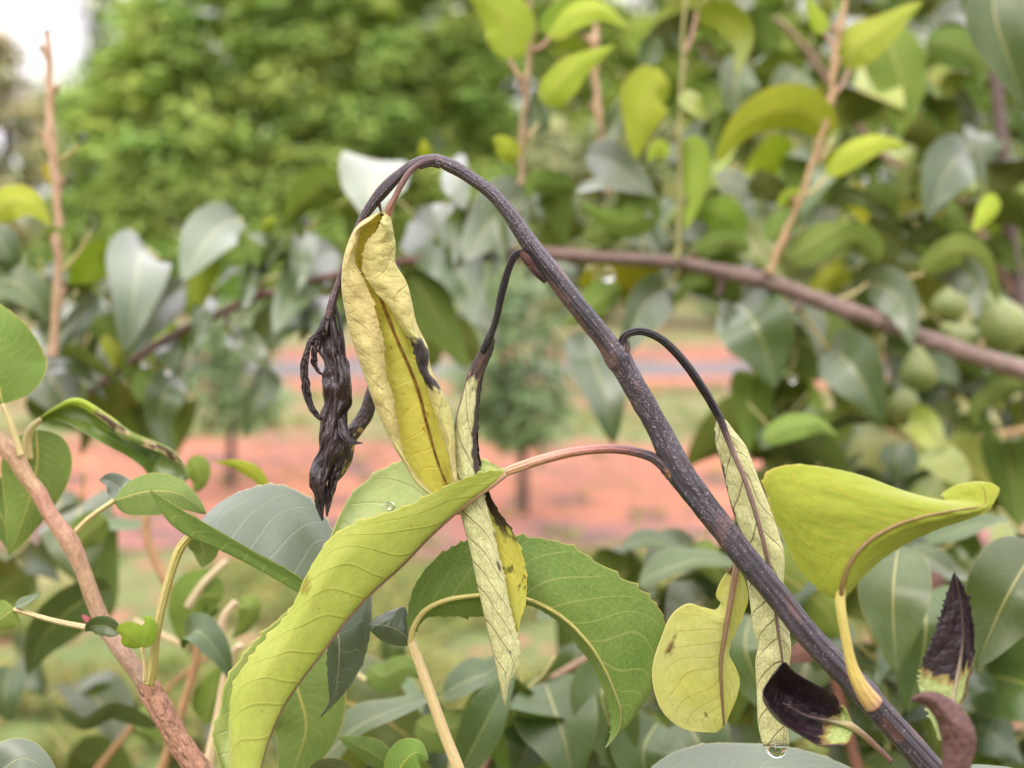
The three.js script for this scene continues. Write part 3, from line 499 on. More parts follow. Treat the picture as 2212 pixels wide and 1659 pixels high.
// -- rolled yellow leaf
{
  const R = [ // y: L_in, L_out, midrib, R_out, R_in
    [460, 826, 815, 829, 840, 832], [480, 800, 781, 820, 845, 822], [500, 780, 764, 815, 849, 812], [530, 770, 751, 806, 853, 790], [568, 771, 742, 806, 853, 781], [610, 787, 739, 812, 877, 792], [650, 808, 742, 825, 888, 826], [700, 823, 752, 844, 899, 862], [750, 831, 767, 865, 922, 891], [800, 836, 784, 887, 932, 904], [850, 847, 802, 905, 957, 925], [900, 856, 821, 918, 976, 940], [950, 865, 845, 931, 981, 956], [1000, 878, 874, 946, 983, 972], [1050, 915, 908, 965, 988, 980], [1112, 990, 989, 991, 994, 993]];
  const g = R.map(([y, li, lo, m, ro, ri], k) => { const t = k === 0 || k === R.length - 1 ? 0.15 : 1, w = k % 2 ? 3 : -3; return [
    [li, y - 3, -22 * t], [mix(lo, li, 0.45) + w, y, -44 * t], [lo, y, -10 * t], [mix(lo, m, 0.35), y, 20 * t], [m, y, 14 * t], [mix(m, ro, 0.55), y, 18 * t], [ro, y, -8 * t], [mix(ri, ro, 0.5) - w, y, -40 * t], [ri, y - 3, -20 * t]]; });
  const lf = patch(shoot, D, g, [M.yellowTop, M.yellowUnder], { nu: 150, nv: 300, pucker: 5, pk: 8, teeth: 36, toothAmp: 0.03, name: 'leaf', label: 'rolled yellow leaf with a black scorched margin', col: (u, v, s) => {
    let c = s < 0 && u > 0.5 ? [0.95, 1.02, 0.95] : [1, 1, 1];
    const n = 0.05 * fbm(u * 24, v * 60, 3, 3), k = sstep(0.505, 0.525, v + n * 0.5) * (1 - sstep(0.645, 0.67, v + n * 0.5)) * sstep(0.785, 0.815, u + n + 0.03 * Math.sin(v * 70));
    if (k > 0) c = c.map((x, q) => mix(x, [0.05, 0.045, 0.09][q], k));
    const e = Math.abs(u - 0.5) * 2, ty = v * 36 % 1; if (e > 0.975 && ty > 0.8 && hash(Math.floor(v * 36), u > 0.5 ? 1 : 0, 2) < 0.55) c = [0.25, 0.13, 0.1];
    return c; } });
  tube(lf, D, [[938, 346, -14, 9], [912, 352, -18, 6.5], [888, 368, -20, 6.5], [868, 396, -20, 6.5], [852, 428, -18, 6.5], [842, 448, -14, 8], [838, 468, -8, 6]], SM.bark, { name: 'petiole', n: 60, rs: 12, rough: 0.12, col: ramp([[0, [0.07, 0.05, 0.05]], [0.35, [0.17, 0.10, 0.09]], [0.7, [0.28, 0.15, 0.12]], [0.92, [0.42, 0.19, 0.13]], [1, [0.2, 0.1, 0.08]]]) });
  tube(lf, D, R.slice(5, 15).map(([y, , , m]) => [m, y, 10, 2.3]), SM.petiole, { name: 'midrib', n: 90, rs: 8, rough: 0.6, col: (v) => noise(v * 60, 2) > 0.1 ? [0.20, 0.08, 0.02] : [0.36, 0.19, 0.03] });
}
// -- long rolled leaf, black above and pale below
{
  const R = [ // y, midrib, N margin, F margin, fold depth
    [730, 1050, 1066, 1067, 8], [760, 1034, 1062, 1064, 12], [806, 1012, 1044, 1046, 14], [850, 1001, 1036, 1038, 15], [905, 987, 1032, 1034, 15], [960, 980, 1031, 1034, 15], [1010, 980, 1036, 1042, 15], [1060, 987, 1045, 1056, 15], [1106, 997, 1057, 1078, 16], [1150, 1008, 1070, 1108, 16], [1200, 1020, 1078, 1130, 16], [1250, 1030, 1092, 1139, 16], [1300, 1041, 1101, 1136, 16], [1350, 1052, 1112, 1124, 14], [1400, 1064, 1123, 1118, 12], [1440, 1073, 1118, 1110, 10], [1475, 1080, 1101, 1096, 7], [1524, 1090, 1092, 1091, 2]];
  const g = R.map(([y, m, n, f, z], k) => [[n, y, -2], [mix(m, n, 0.72), y, -z * 0.9 + (k % 2 ? 1 : -1)], [mix(m, n, 0.3), y, -z], [m, y, 0], [mix(m, f, 0.4), y, z], [mix(m, f, 0.8), y - 2, z * 1.1], [f, y - 2, z * 0.5]]);
  const lf = patch(shoot, 0.247, g, [M.yellowTop, M.paleUnder], { nu: 60, nv: 190, pucker: 1.8, pk: 7, teeth: 34, toothAmp: 0.02, name: 'leaf', label: 'tightly rolled leaf, black above and pale veined below', col: (u, v, s) => {
    const n = 0.05 * fbm(u * 14, v * 60, 4, 3);
    let k = 1 - sstep(0.14, 0.19, v + n + (u > 0.16 && u < 0.42 ? 0.02 : 0));
    k = Math.max(k, (1 - sstep(0.40, 0.44, v + n)) * (1 - sstep(0.13, 0.17, u + n)));
    k = Math.max(k, (1 - sstep(0.52, 0.56, v + n)) * sstep(0.78, 0.82, u + n));
    k = Math.max(k, (1 - sstep(0.40, 0.42, v)) * sstep(0.44, 0.455, u + n * 0.3) * (1 - sstep(0.53, 0.55, u)) * 0.8);
    for (const [a, b, r] of [[0.04, 0.535, 0.016], [0.09, 0.615, 0.02], [0.2, 0.835, 0.008]]) k = Math.max(k, 0.85 * (1 - sstep(r * 0.6, r * 1.3, Math.hypot((u - a) * 0.6, (v - b) * 1.4) + n * 0.15)));
    if (s > 0 && u > 0.6 && v > 0.6 && v < 0.68) k = Math.max(k, 0.8 * sstep(0.15, 0.4, fbm(u * 30, v * 90, 2)));
    const hue = v < 0.16 && fbm(u * 20, v * 40, 9) > 0.05 ? [0.22, 0.13, 0.19] : [0.10, 0.075, 0.13];
    return [1, 1, 1].map((x, q) => mix(x, hue[q], k)); } });
  tube(lf, D, [[1130, 545, 0, 7], [1112, 552, -2, 8], [1098, 582, -2, 8], [1084, 630, -2, 8.5], [1074, 680, 0, 7.5], [1064, 712, 0, 7.5], [1054, 735, -2, 9], [1042, 760, -4, 7]], SM.stalk, { name: 'petiole', n: 70, rs: 12, rough: 0.08, ridge: 0.05, col: () => [0.016, 0.012, 0.012] });
  tube(lf, 0.247, R.slice(2).map(([y, m], k) => [m, y, 0, mix(3.6, 1.4, k / 16)]), SM.petiole, { name: 'midrib', n: 60, rs: 8, col: () => [0.26, 0.18, 0.12] });
}
// -- pale rolled leaf on the curved black stalk
{
  const R = [ // y, left, midrib, right
    [906, 1548, 1556, 1566], [935, 1545, 1567, 1588], [965, 1549, 1579, 1610], [1000, 1560, 1596, 1624], [1046, 1571, 1613, 1641], [1100, 1585, 1632, 1662], [1156, 1605, 1646, 1681], [1200, 1612, 1657, 1692], [1256, 1618, 1667, 1691], [1310, 1625, 1674, 1694], [1359, 1631, 1680, 1702], [1393, 1641, 1686, 1707], [1429, 1635, 1690, 1705], [1470, 1637, 1693, 1696], [1520, 1639, 1694, 1700], [1573, 1642, 1694, 1702], [1612, 1652, 1690, 1703]];
  const g = R.map(([y, l, m, r], k) => { const z = k === 0 ? 4 : 15, w = k % 2 ? 2 : -2; return [[mix(l, r, 0.45), y, z * 1.2], [l + 2, y, z * 0.7], [l, y, -z * 0.2], [mix(l, m, 0.5), y, -z * 0.9 + w], [m, y, -z], [mix(m, r, 0.6), y, -z * 0.75 - w], [r, y, -z * 0.1], [r - 3, y, z * 0.7], [mix(l, r, 0.6), y, z * 1.3]]; });
  const lf = patch(shoot, 0.249, g, [M.yellowTop, M.paleUnder], { flip: true, nu: 70, nv: 190, pucker: 2.6, pk: 8, sd: 4, teeth: 34, toothAmp: 0.03, name: 'leaf', label: 'pale rolled leaf with dark net veins hanging from a curved black stalk', col: (u, v, s) => {
    const n = 0.05 * fbm(u * 16, v * 50, 7, 3);
    let k = (1 - sstep(0.35, 0.42, v + n)) * (1 - sstep(0.23, 0.27, u + n * 1.5 + 0.02 * noise(v * 40, 1)));
    if (v > 0.985) k = Math.max(k, 0.5);
    return [1, 1, 1].map((x, q) => mix(x, [0.09, 0.07, 0.12][q], k)); } });
  tube(lf, D, [[1352, 762, -8, 11], [1347, 745, -8, 10], [1349, 728, -8, 9], [1366, 718, -8, 8.5], [1395, 718, -7, 8.5], [1435, 738, -5, 9], [1480, 785, -4, 9.5], [1520, 842, -4, 9.5], [1548, 890, -6, 9], [1560, 915, -10, 8], [1579, 965, -13, 6.5], [1613, 1046, -16, 5.5], [1646, 1156, -16, 5], [1667, 1256, -15, 4.5], [1680, 1359, -15, 3.5], [1690, 1429, -14, 2.6], [1694, 1520, -12, 1.8]], SM.stalk, { name: 'petiole', n: 150, rs: 12, rough: 0.08, ridge: 0.06, col: ramp([[0, [0.10, 0.07, 0.055]], [0.1, [0.022, 0.016, 0.016]], [0.5, [0.015, 0.012, 0.013]], [0.58, [0.06, 0.04, 0.045]], [0.64, [0.26, 0.17, 0.14]], [1, [0.24, 0.16, 0.11]]]) });
}
// -- yellow leaf with a bite out of its margin
{
  const R = [ // left margin x,y | midrib x,y | right margin x,y
    [1582, 1226, 1590, 1224, 1596, 1228], [1562, 1246, 1586, 1255, 1609, 1256], [1546, 1284, 1580, 1288, 1616, 1292], [1556, 1302, 1575, 1318, 1606, 1332], [1546, 1316, 1572, 1334, 1596, 1352], [1521, 1312, 1569, 1350, 1586, 1372], [1486, 1304, 1566, 1372, 1578, 1392], [1452, 1328, 1561, 1400, 1574, 1414], [1426, 1382, 1557, 1432, 1588, 1440], [1410, 1442, 1557, 1462, 1597, 1466], [1415, 1500, 1559, 1496, 1594, 1500], [1438, 1546, 1561, 1528, 1582, 1530], [1484, 1577, 1563, 1552, 1570, 1556], [1545, 1582, 1564, 1568, 1567, 1570]];
  const g = R.map(([a, b, m, n, c, e], k) => { const z = Math.sin(k / 13 * 3.14); return [[a, b, 16 * z], [mix(a, m, 0.35), mix(b, n, 0.35) + 3, 2], [mix(a, m, 0.75), mix(b, n, 0.75) + 2, -10 * z], [m, n, -6], [mix(m, c, 0.35), mix(n, e, 0.35), 6 * z], [mix(m, c, 0.7), mix(n, e, 0.7), 14 * z], [c, e, 18 * z]]; });
  const lf = patch(shoot, 0.256, g, [M.yellowTop, M.biteUnder], { flip: true, nu: 60, nv: 110, pucker: 2, name: 'leaf', label: 'yellow leaf with a bite out of its margin', col: (u, v, s) => {
    let k = 0; for (const [a, b, r] of [[0.10, 0.62, 0.025], [0.3, 0.87, 0.012]]) k = Math.max(k, 1 - sstep(r * 0.5, r, Math.hypot((u - a), (v - b) * 0.8) + 0.014 * noise(u * 70, v * 70)));
    if (u < 0.02 && v > 0.2 && v < 0.43) k = 0.75; if (v < 0.05 && u < 0.4) k = 0.9;
    return [mix(1, 0.3, k), mix(1, 0.16, k), mix(1, 0.2, k)]; } });
  tube(lf, 0.256, [[1600, 1200, 0, 5], [1592, 1222, -8, 7], [1586, 1255, -11, 7.5], [1575, 1318, -12, 6.5], [1566, 1372, -12, 5.5], [1557, 1432, -11, 4.2], [1559, 1496, -10, 3.4], [1564, 1566, -9, 2.4]], SM.petiole, { name: 'midrib', n: 60, rs: 10, col: ramp([[0, [0.12, 0.06, 0.04]], [0.2, [0.26, 0.15, 0.08]], [1, [0.20, 0.13, 0.06]]]) });
}
// -- lime leaf on the thick yellow stalk
{
  const g = [
    [[1810, 1296, 0], [1812, 1296, 0], [1815, 1296, 0], [1818, 1296, 0], [1820, 1296, 0]],
    [[1772, 1276, 12], [1795, 1270, -6], [1822, 1255, -16], [1834, 1266, -6], [1846, 1266, 12]],
    [[1722, 1226, 24], [1775, 1222, -8], [1842, 1206, -26], [1864, 1222, -10], [1886, 1226, 16]],
    [[1690, 1158, 32], [1760, 1168, -10], [1880, 1166, -32], [1906, 1186, -14], [1930, 1192, 16]],
    [[1660, 1082, 36], [1745, 1112, -10], [1932, 1136, -34], [1956, 1154, -16], [1980, 1164, 12]],
    [[1652, 1024, 40], [1775, 1068, -8], [1990, 1117, -32], [2012, 1132, -14], [2036, 1140, 8]],
    [[1720, 1003, 46], [1840, 1052, 0], [2042, 1106, -24], [2066, 1118, -8], [2090, 1122, 8]],
    [[1836, 1020, 50], [1930, 1062, 16], [2080, 1100, -10], [2104, 1108, 0], [2124, 1108, 10]],
    [[1950, 1060, 50], [2010, 1078, 30], [2110, 1096, 4], [2128, 1098, 10], [2142, 1094, 16]],
    [[2034, 1084, 48], [2070, 1082, 40], [2130, 1084, 22], [2144, 1080, 26], [2154, 1074, 30]],
    [[2036, 1074, 58], [2076, 1060, 56], [2120, 1050, 50], [2144, 1048, 50], [2158, 1056, 48]],
    [[2036, 1066, 76], [2060, 1050, 76], [2090, 1042, 76], [2118, 1041, 76], [2140, 1046, 74]]];
  const lf = patch(shoot, 0.215, g, [M.limeTop, M.rightUnder], { flip: false, nu: 48, nv: 120, teeth: 26, toothAmp: 0.025, pucker: 3.2, name: 'leaf', label: 'bright lime leaf curling on a thick yellow stalk' });
  tube(lf, 0.215, g.slice(0, 9).map((r, k) => [r[2][0], r[2][1], r[2][2] - 5, mix(6, 1.5, k / 8)]), SM.petiole, { name: 'midrib', n: 50, rs: 10, col: ramp([[0, [0.20, 0.13, 0.04]], [0.4, [0.24, 0.15, 0.05]], [1, [0.36, 0.26, 0.05]]]) });
  tube(lf, 0.2155, [[1888, 1522, 12, 22], [1868, 1496, 6, 19], [1851, 1466, 0, 15], [1837, 1425, -4, 11.5], [1826, 1370, -10, 10.5], [1818, 1325, -12, 10.5], [1815, 1290, -10, 11], [1818, 1262, -12, 9]], SM.petiole, { name: 'petiole', n: 70, rs: 16, rough: 0.05, col: ramp([[0, [0.30, 0.16, 0.11]], [0.1, [0.50, 0.33, 0.12]], [0.3, [0.54, 0.42, 0.11]], [1, [0.50, 0.45, 0.13]]]) });
}
// -- black cupped leaf beside the stem, on its own short stalk
{
  const g = [
    [[1842, 1562, 6], [1842, 1564, 4], [1842, 1568, 2], [1842, 1571, 2], [1842, 1574, 4]],
    [[1822, 1524, 0], [1818, 1542, 14], [1806, 1564, 14], [1816, 1588, -4], [1830, 1608, -14]],
    [[1812, 1540, -4], [1792, 1544, 26], [1772, 1556, 34], [1770, 1590, 6], [1778, 1612, -26]],
    [[1806, 1506, -14], [1766, 1522, 36], [1740, 1546, 44], [1728, 1580, 8], [1742, 1596, -34]],
    [[1762, 1478, -20], [1722, 1502, 40], [1704, 1532, 46], [1690, 1562, 8], [1708, 1572, -36]],
    [[1722, 1456, -22], [1690, 1480, 32], [1678, 1512, 36], [1664, 1538, 4], [1680, 1548, -36]],
    [[1694, 1430, -26], [1670, 1462, 8], [1658, 1490, 10], [1650, 1514, -10], [1662, 1526, -36]],
    [[1676, 1452, -34], [1660, 1472, -26], [1650, 1488, -26], [1648, 1500, -30], [1654, 1512, -36]]];
  const lf = patch(shoot, 0.226, g, [M.blightMix, M.blightMix], { nu: 90, nv: 170, pucker: 4, pk: 5, sd: 9, name: 'leaf', label: 'cupped leaf, black at the tip and green at its base', col: (u, v) => { const n = 0.09 * fbm(u * 9, v * 14, 3, 3), k = Math.max(sstep(0.19, 0.30, v + n + 0.05 * (u < 0.4 ? 1 : 0)), sstep(0.88, 0.95, u + n) * sstep(0.05, 0.2, v)); const bn = k > 0.02 && k < 0.9 ? 1 : 0; return bn ? [mix(0.62, 0.24, k), mix(0.6, 0.09, k), mix(0.14, 0.05, k)] : [mix(0.62, 0.04, k), mix(0.78, 0.022, k), mix(0.22, 0.027, k)]; } });
  tube(lf, 0.226, [[1925, 1645, 6, 6], [1895, 1615, 2, 6.5], [1862, 1585, -2, 7], [1832, 1566, -4, 8], [1790, 1556, 8, 5], [1740, 1545, 18, 4], [1690, 1518, 18, 3]], SM.petiole, { name: 'petiole', n: 40, rs: 10, rough: 0.1, col: ramp([[0, [0.12, 0.05, 0.04]], [0.3, [0.22, 0.13, 0.07]], [0.55, [0.36, 0.32, 0.14]], [0.72, [0.10, 0.06, 0.06]], [1, [0.06, 0.035, 0.035]]]) });
}
// -- black pointed leaf with a pale green foot
{
  const g = [
    [[2028, 1600, 10], [2034, 1600, 4], [2042, 1600, 0], [2046, 1600, 4], [2050, 1600, 8]],
    [[2004, 1540, 6], [2022, 1540, 8], [2048, 1540, 6], [2062, 1536, 0], [2072, 1532, -8]],
    [[1984, 1496, -4], [2016, 1500, 10], [2060, 1504, 14], [2076, 1500, 4], [2086, 1494, -10]],
    [[1985, 1456, -10], [2022, 1460, 8], [2068, 1460, 14], [2086, 1452, 4], [2098, 1446, -12]],
    [[1994, 1418, -8], [2034, 1420, 10], [2076, 1416, 16], [2094, 1408, 4], [2105, 1402, -12]],
    [[2012, 1376, 0], [2046, 1378, 12], [2080, 1374, 16], [2096, 1368, 6], [2105, 1362, -8]],
    [[2029, 1332, 4], [2056, 1334, 14], [2078, 1330, 16], [2090, 1326, 8], [2098, 1320, -4]],
    [[2042, 1290, 8], [2058, 1290, 14], [2072, 1286, 14], [2080, 1282, 10], [2086, 1280, 2]],
    [[2058, 1240, 10], [2060, 1239, 10], [2062, 1236, 10], [2063, 1239, 10], [2065, 1241, 10]]];
  const lf = patch(shoot, 0.216, g, [M.blightMix, M.blightMix], { flip: true, nu: 90, nv: 180, teeth: 24, toothAmp: 0.05, pucker: 3.6, pk: 5, sd: 14, name: 'leaf', label: 'pointed black leaf with a pale green foot', col: (u, v) => { const n = 0.1 * fbm(u * 12, v * 12, 6, 3), k = Math.max(sstep(0.33, 0.40, v + n - 0.05 * Math.abs(u - 0.3)), 0.8 * sstep(0.86, 0.92, u + n) * sstep(0.1, 0.2, v)); const bn = k > 0.02 && k < 0.9 ? 1 : 0; return bn ? [mix(0.66, 0.24, k), mix(0.62, 0.09, k), mix(0.18, 0.05, k)] : [mix(0.66, 0.04, k), mix(0.80, 0.022, k), mix(0.30, 0.028, k)]; } });
  tube(lf, 0.216, g.map((r, k) => [r[2][0], r[2][1], r[2][2] - 3, mix(5.5, 2, k / 8)]), SM.petiole, { name: 'midrib', n: 40, rs: 8, col: ramp([[0, [0.45, 0.42, 0.2]], [0.35, [0.42, 0.36, 0.24]], [0.6, [0.12, 0.09, 0.08]], [1, [0.09, 0.06, 0.055]]]) });
  // dry brown curled leaf
  const cl = [[2040, 1760, 16], [2052, 1705, 24], [2066, 1652, 31], [2072, 1602, 36], [2060, 1560, 34], [2034, 1526, 25], [2000, 1508, 14], [1969, 1512, 4]];
  const g2 = cl.map(([x, y, w], k) => { const a = cl[Math.max(0, k - 1)], b = cl[Math.min(7, k + 1)], dx = b[0] - a[0], dy = b[1] - a[1], l = Math.hypot(dx, dy), nx = -dy / l, ny = dx / l; return [-1, -0.8, -0.4, 0, 0.4, 0.8, 1, 0.6].map((s, q) => [x - nx * s * w, y - ny * s * w, [26, 4, -20, -30, -20, 4, 24, 40][q] * w / 44]); });
  patch(shoot, 0.198, g2, [M.blackTop, M.brownUnder], { nu: 36, nv: 80, pucker: 5, pk: 6, sd: 3, flip: true, name: 'leaf', label: 'dry brown leaf curled like a horn' });
}
// -- withered black leaves at the drooping tip
{
  const strand = (R, label, sd, d = D) => { // [x, y, half width, dz, turn]
    const g = R.map(([x, y, w, z = 0, tn = 0], k) => { const c = Math.cos(tn), q = Math.sin(tn), j = (hash(k, sd, 3) - 0.5) * w * 0.5; return [-1, -0.85, -0.45, 0, 0.4, 0.8, 1].map((a, i) => { const px = a * w + (Math.abs(a) > 0.7 ? j : 0), pz = ([12, 3, -5, -6, -6, 2, 12][i] + (hash(k, i, sd + 2) - 0.5) * 16) * w / 22; return [x + px * c - pz * q * 0.6, y + (hash(k, i, sd) - 0.5) * 6, z + px * q + pz * c]; }); });
    const lf = patch(shoot, d, g, [M.blackUnder, M.blackTop], { flip: true, nu: 44, nv: 190, pucker: 4, pk: 9, sd, name: 'leaf', label });
    tube(lf, d, R.map(([x, y, w, z = 0]) => [x + 2, y, z - w * 0.28, Math.max(0.8, w * 0.11)]), SM.black, { name: 'midrib', n: 60, rs: 8, rough: 0.5, col: () => [1.3, 1.1, 1.05] });
  };
  strand([[715, 668, 7], [713, 690, 15], [714, 712, 20], [716, 735, 23], [719, 760, 26], [722, 785, 28, 0, 0.2], [724, 810, 30, -2, 0.2], [725, 838, 31, -2, 0], [724, 865, 30, -2, -0.2], [721, 892, 28, -3, 0], [718, 918, 27, -3, 0.25], [714, 945, 27, -4, 0.1], [708, 970, 27, -4, -0.2], [702, 995, 26, -4, -0.3], [697, 1020, 23, -4, 0], [692, 1045, 19, -3, 0.3], [691, 1068, 14, -2, 0.2], [692, 1090, 9], [697, 1123, 1]], 'crinkled black leaf hanging at the drooping tip', 21);
  strand([[736, 800, 4, 8], [744, 840, 12, 8, 0.4], [744, 880, 13, 8, 0.8], [738, 925, 13, 8, 0.4], [736, 965, 13, 6, 0], [730, 1005, 13, 6, 0.5], [720, 1040, 10, 4, 0.2], [712, 1075, 7, 2], [706, 1114, 1]], 'narrow black leaf folded beside the crinkled black leaf', 33, 0.2465);
  strand([[704, 690, 3, -2], [690, 716, 6, -5, 0.6], [670, 742, 8, -8, 0.9], [660, 785, 9, -8, 0.5], [662, 835, 9, -6, 0.3], [673, 880, 7, -4], [692, 906, 3, -4]], 'withered black strap looping beside the black leaf', 41);
  strand([[700, 705, 3, -4], [684, 735, 6, -6], [680, 775, 7, -6, 0.6], [686, 800, 4, -4], [702, 810, 3, -4]], 'short black strap inside the loop', 47);
  tube(shoot, D, [[722, 655, 8, 4], [732, 690, 10, 4.5], [739, 730, 10, 4], [744, 765, 10, 3], [748, 800, 8, 2]], SM.black, { name: 'stipule', n: 40, rs: 8, rough: 0.4 });
  // dark rolled leaf reaching to the right, with a spike
  const g3 = [[806, 818, 4], [802, 850, 11], [792, 890, 13], [772, 922, 13], [752, 948, 15], [742, 985, 17], [728, 1020, 12], [718, 1045, 3]].map(([x, y, w], k) => [[x - w * 0.6, y - w * 0.6, 16], [x - w, y - w * 0.5, 6], [x - w * 0.3, y - 2, -6], [x + w * 0.5, y + 3, -6], [x + w, y + w * 0.6, 6], [x + w * 0.7, y + w * 0.8, 16]]);
  patch(shoot, 0.249, g3, [M.blackTop, M.blightMix], { flip: true, nu: 30, nv: 70, pucker: 2.5, pk: 6, name: 'leaf', label: 'dark rolled leaf with tan patches behind the black leaf', col: (u, v, s) => { const n = fbm(u * 8, v * 10, 3); const k = s < 0 && u > 0.55 && v > 0.42 && v < 0.85 && n > -0.12 ? 1 : 0; return k ? [0.75, 0.48, 0.16] : [0.075, 0.048, 0.045]; } });
  tube(shoot, D, [[736, 905, 0, 8], [742, 935, -6, 12], [752, 950, -8, 9], [768, 956, -8, 4.5], [784, 957, -8, 0.8]], SM.black, { name: 'stipule', n: 30, rs: 10, rough: 0.25 });
  tube(shoot, D, [[818, 440, 10, 5], [822, 452, 8, 3], [824, 466, 2, 2.5]], SM.rough, { name: 'stipule', n: 12, rs: 8, col: () => [0.16, 0.06, 0.045] });
}
// hanging water drops
const waterMat = new THREE.MeshPhysicalMaterial({ color: 0xffffff, roughness: 0.02, transmission: 1, thickness: 0.003, ior: 1.33 });
function drop(x, y, d, r, label, long = 1.15) {
  const R = r * d / F, c = P(x, y, d), g = new THREE.SphereGeometry(R, 24, 18); g.scale(1, long, 1);
  const m = new THREE.Mesh(g, waterMat); m.name = numbered('water_drop'); m.position.copy(c); m.castShadow = true; m.userData = { label, category: 'water drop', group: 'rain drops hanging on leaves and branches' }; scene.add(m);
}
drop(1677, 1614, 0.2485, 23, 'clear water drop hanging from pale rolled leaf tip', 1.0);
{ const g = new THREE.SphereGeometry(13 * 0.25 / F, 20, 14); g.scale(1.1, 0.7, 0.7); const m = new THREE.Mesh(g, waterMat); m.name = numbered('water_drop'); m.position.copy(P(838, 1092, 0.2516)); m.userData = { label: 'water bead lying inside the folded lime leaf', category: 'water drop', group: 'rain drops hanging on leaves and branches' }; scene.add(m); }

// ---------------------------------------------------------------- other pear shoots
const TAN = [0.46, 0.26, 0.17], YSTALK = [0.50, 0.42, 0.17], BARKP = [0.30, 0.19, 0.165], GREENSTALK = [0.36, 0.36, 0.10];
// the stout tan shoot with its leaves
{
  const dL = 0.284, t = thing('tan_shoot', 'stout tan pear shoot with rough brown lower bark and long pale leaf stalks', 'pear shoot', P(470, 1720, dL));
  tube(t, dL, [[-60, 900, 40, 17], [-10, 948, 34, 18], [30, 985, 30, 20], [60, 1035, 26, 17], [82, 1062, 24, 17], [108, 1110, 20, 17], [150, 1170, 14, 20], [178, 1230, 10, 17], [200, 1290, 6, 17], [225, 1350, 2, 18], [262, 1405, -20, 18], [300, 1455, -28, 19], [318, 1480, -34, 21]], SM.bark, { n: 120, rs: 18, rough: 0.06, col: ramp([[0, [0.40, 0.25, 0.155]], [0.3, [0.43, 0.29, 0.15]], [0.36, [0.44, 0.23, 0.155]], [0.6, [0.41, 0.27, 0.15]], [1, [0.30, 0.20, 0.145]]]) });
  tube(t, dL, [[314, 1474, -36, 22], [330, 1500, -44, 25], [356, 1550, -60, 25], [392, 1610, -80, 25], [430, 1665, -95, 26], [480, 1740, -110, 27]], SM.rough, { name: 'old_stem', label: 'rough cracked brown bark of the older stem', n: 80, rs: 26, rough: 0.22, col: () => [0.36, 0.195, 0.115] });
  tube(t, dL, [[178, 1330, 8, 3], [188, 1338, 4, 7], [200, 1350, 0, 9]], SM.petiole, { name: 'bud', n: 10, rs: 8, col: () => [0.35, 0.05, 0.06] });
  // leaf on the long stalk from the joint
  const g = [
    [[424, 1146, 0], [423, 1147, 0], [423, 1149, 0], [421, 1148, 0], [420, 1147, 0]],
    [[452, 1104, 85], [446, 1128, 45], [432, 1166, 0], [368, 1130, -14], [322, 1057, -22]],
    [[508, 1066, 115], [500, 1110, 60], [488, 1190, 0], [440, 1152, -14], [392, 1100, -24]],
    [[592, 1045, 125], [572, 1110, 70], [545, 1216, 0], [508, 1182, -14], [472, 1146, -24]],
    [[664, 1072, 120], [640, 1130, 70], [608, 1250, 0], [576, 1220, -13], [548, 1189, -22]],
    [[714, 1134, 105], [698, 1190, 62], [672, 1294, 0], [645, 1262, -12], [622, 1230, -20]],
    [[760, 1200, 85], [745, 1250, 50], [712, 1336, 0], [692, 1305, -10], [680, 1272, -16]],
    [[796, 1270, 60], [778, 1310, 36], [730, 1375, 0], [714, 1352, -8], [704, 1330, -12]],
    [[802, 1350, 44], [780, 1370, 24], [732, 1420, 0], [716, 1412, -6], [706, 1404, -8]],
    [[786, 1430, 30], [764, 1440, 16], [728, 1470, 0], [716, 1472, -5], [708, 1474, -6]],
    [[748, 1494, 14], [736, 1500, 8], [720, 1514, 0], [714, 1516, -3], [710, 1516, -4]],
    [[692, 1550, 0], [692, 1550, 0], [691, 1550, 0], [690, 1550, 0], [690, 1550, 0]]];
  const lf = patch(t, 0.262, g, [M.greenTop, M.greenUnder], { flip: true, nu: 36, nv: 110, teeth: 40, toothAmp: 0.03, pucker: 3, pk: 4, name: 'leaf', label: 'broad leaf with silvery upper side and pale green fold' });
  tube(lf, 0.266, [[322, 1478, 0, 13], [330, 1440, -2, 10], [338, 1370, -4, 9.5], [352, 1300, -4, 9.5], [372, 1230, -4, 9.5], [392, 1180, -2, 10], [424, 1146, 0, 8]], SM.petiole, { name: 'petiole', n: 40, rs: 10, col: ramp([[0, [0.34, 0.30, 0.08]], [0.5, [0.42, 0.36, 0.12]], [1, [0.46, 0.40, 0.09]]]) });
  leaf(t, 0.27, [[246, 1082, 0], [320, 1062, -10], [390, 1068, -10], [445, 1110, 10]], 105, { roll: 205, kind: 'green', nv: 30, fold: 18, pet: [165, 1148, 10], petR: 8, petCol: YSTALK, petBend: -12 });
  leaf(t, 0.275, [[286, 1078, 0], [260, 1058, 14], [238, 1040, 10], [214, 1036, 0]], 60, { roll: -20, kind: 'green' });
  leaf(t, 0.285, [[425, 1150, 0], [440, 1190, 10], [436, 1225, 14]], 70, { roll: 160, kind: 'green' });
  leaf(t, 0.262, [[306, 1398, 0], [288, 1378, -10], [266, 1364, -14], [252, 1366, -10]], 60, { roll: 200, kind: 'young', pet: [312, 1472, 0], petR: 6, petCol: YSTALK, tint: [0.75, 0.85, 0.8] });
  leaf(t, 0.262, [[258, 1368, -10], [230, 1352, -6], [200, 1352, 0], [184, 1364, 4]], 44, { roll: 10, kind: 'mature' });
  leaf(t, 0.262, [[306, 1398, 0], [318, 1372, -8], [322, 1345, -8], [310, 1332, -4]], 40, { roll: 190, kind: 'young', tint: [0.7, 0.85, 0.8] });
  leaf(t, 0.27, [[30, 1316, 0], [10, 1330, -6], [-30, 1360, -10]], 70, { roll: 170, kind: 'mature', pet: [188, 1356, 4], petR: 7, petCol: [0.55, 0.43, 0.2] });
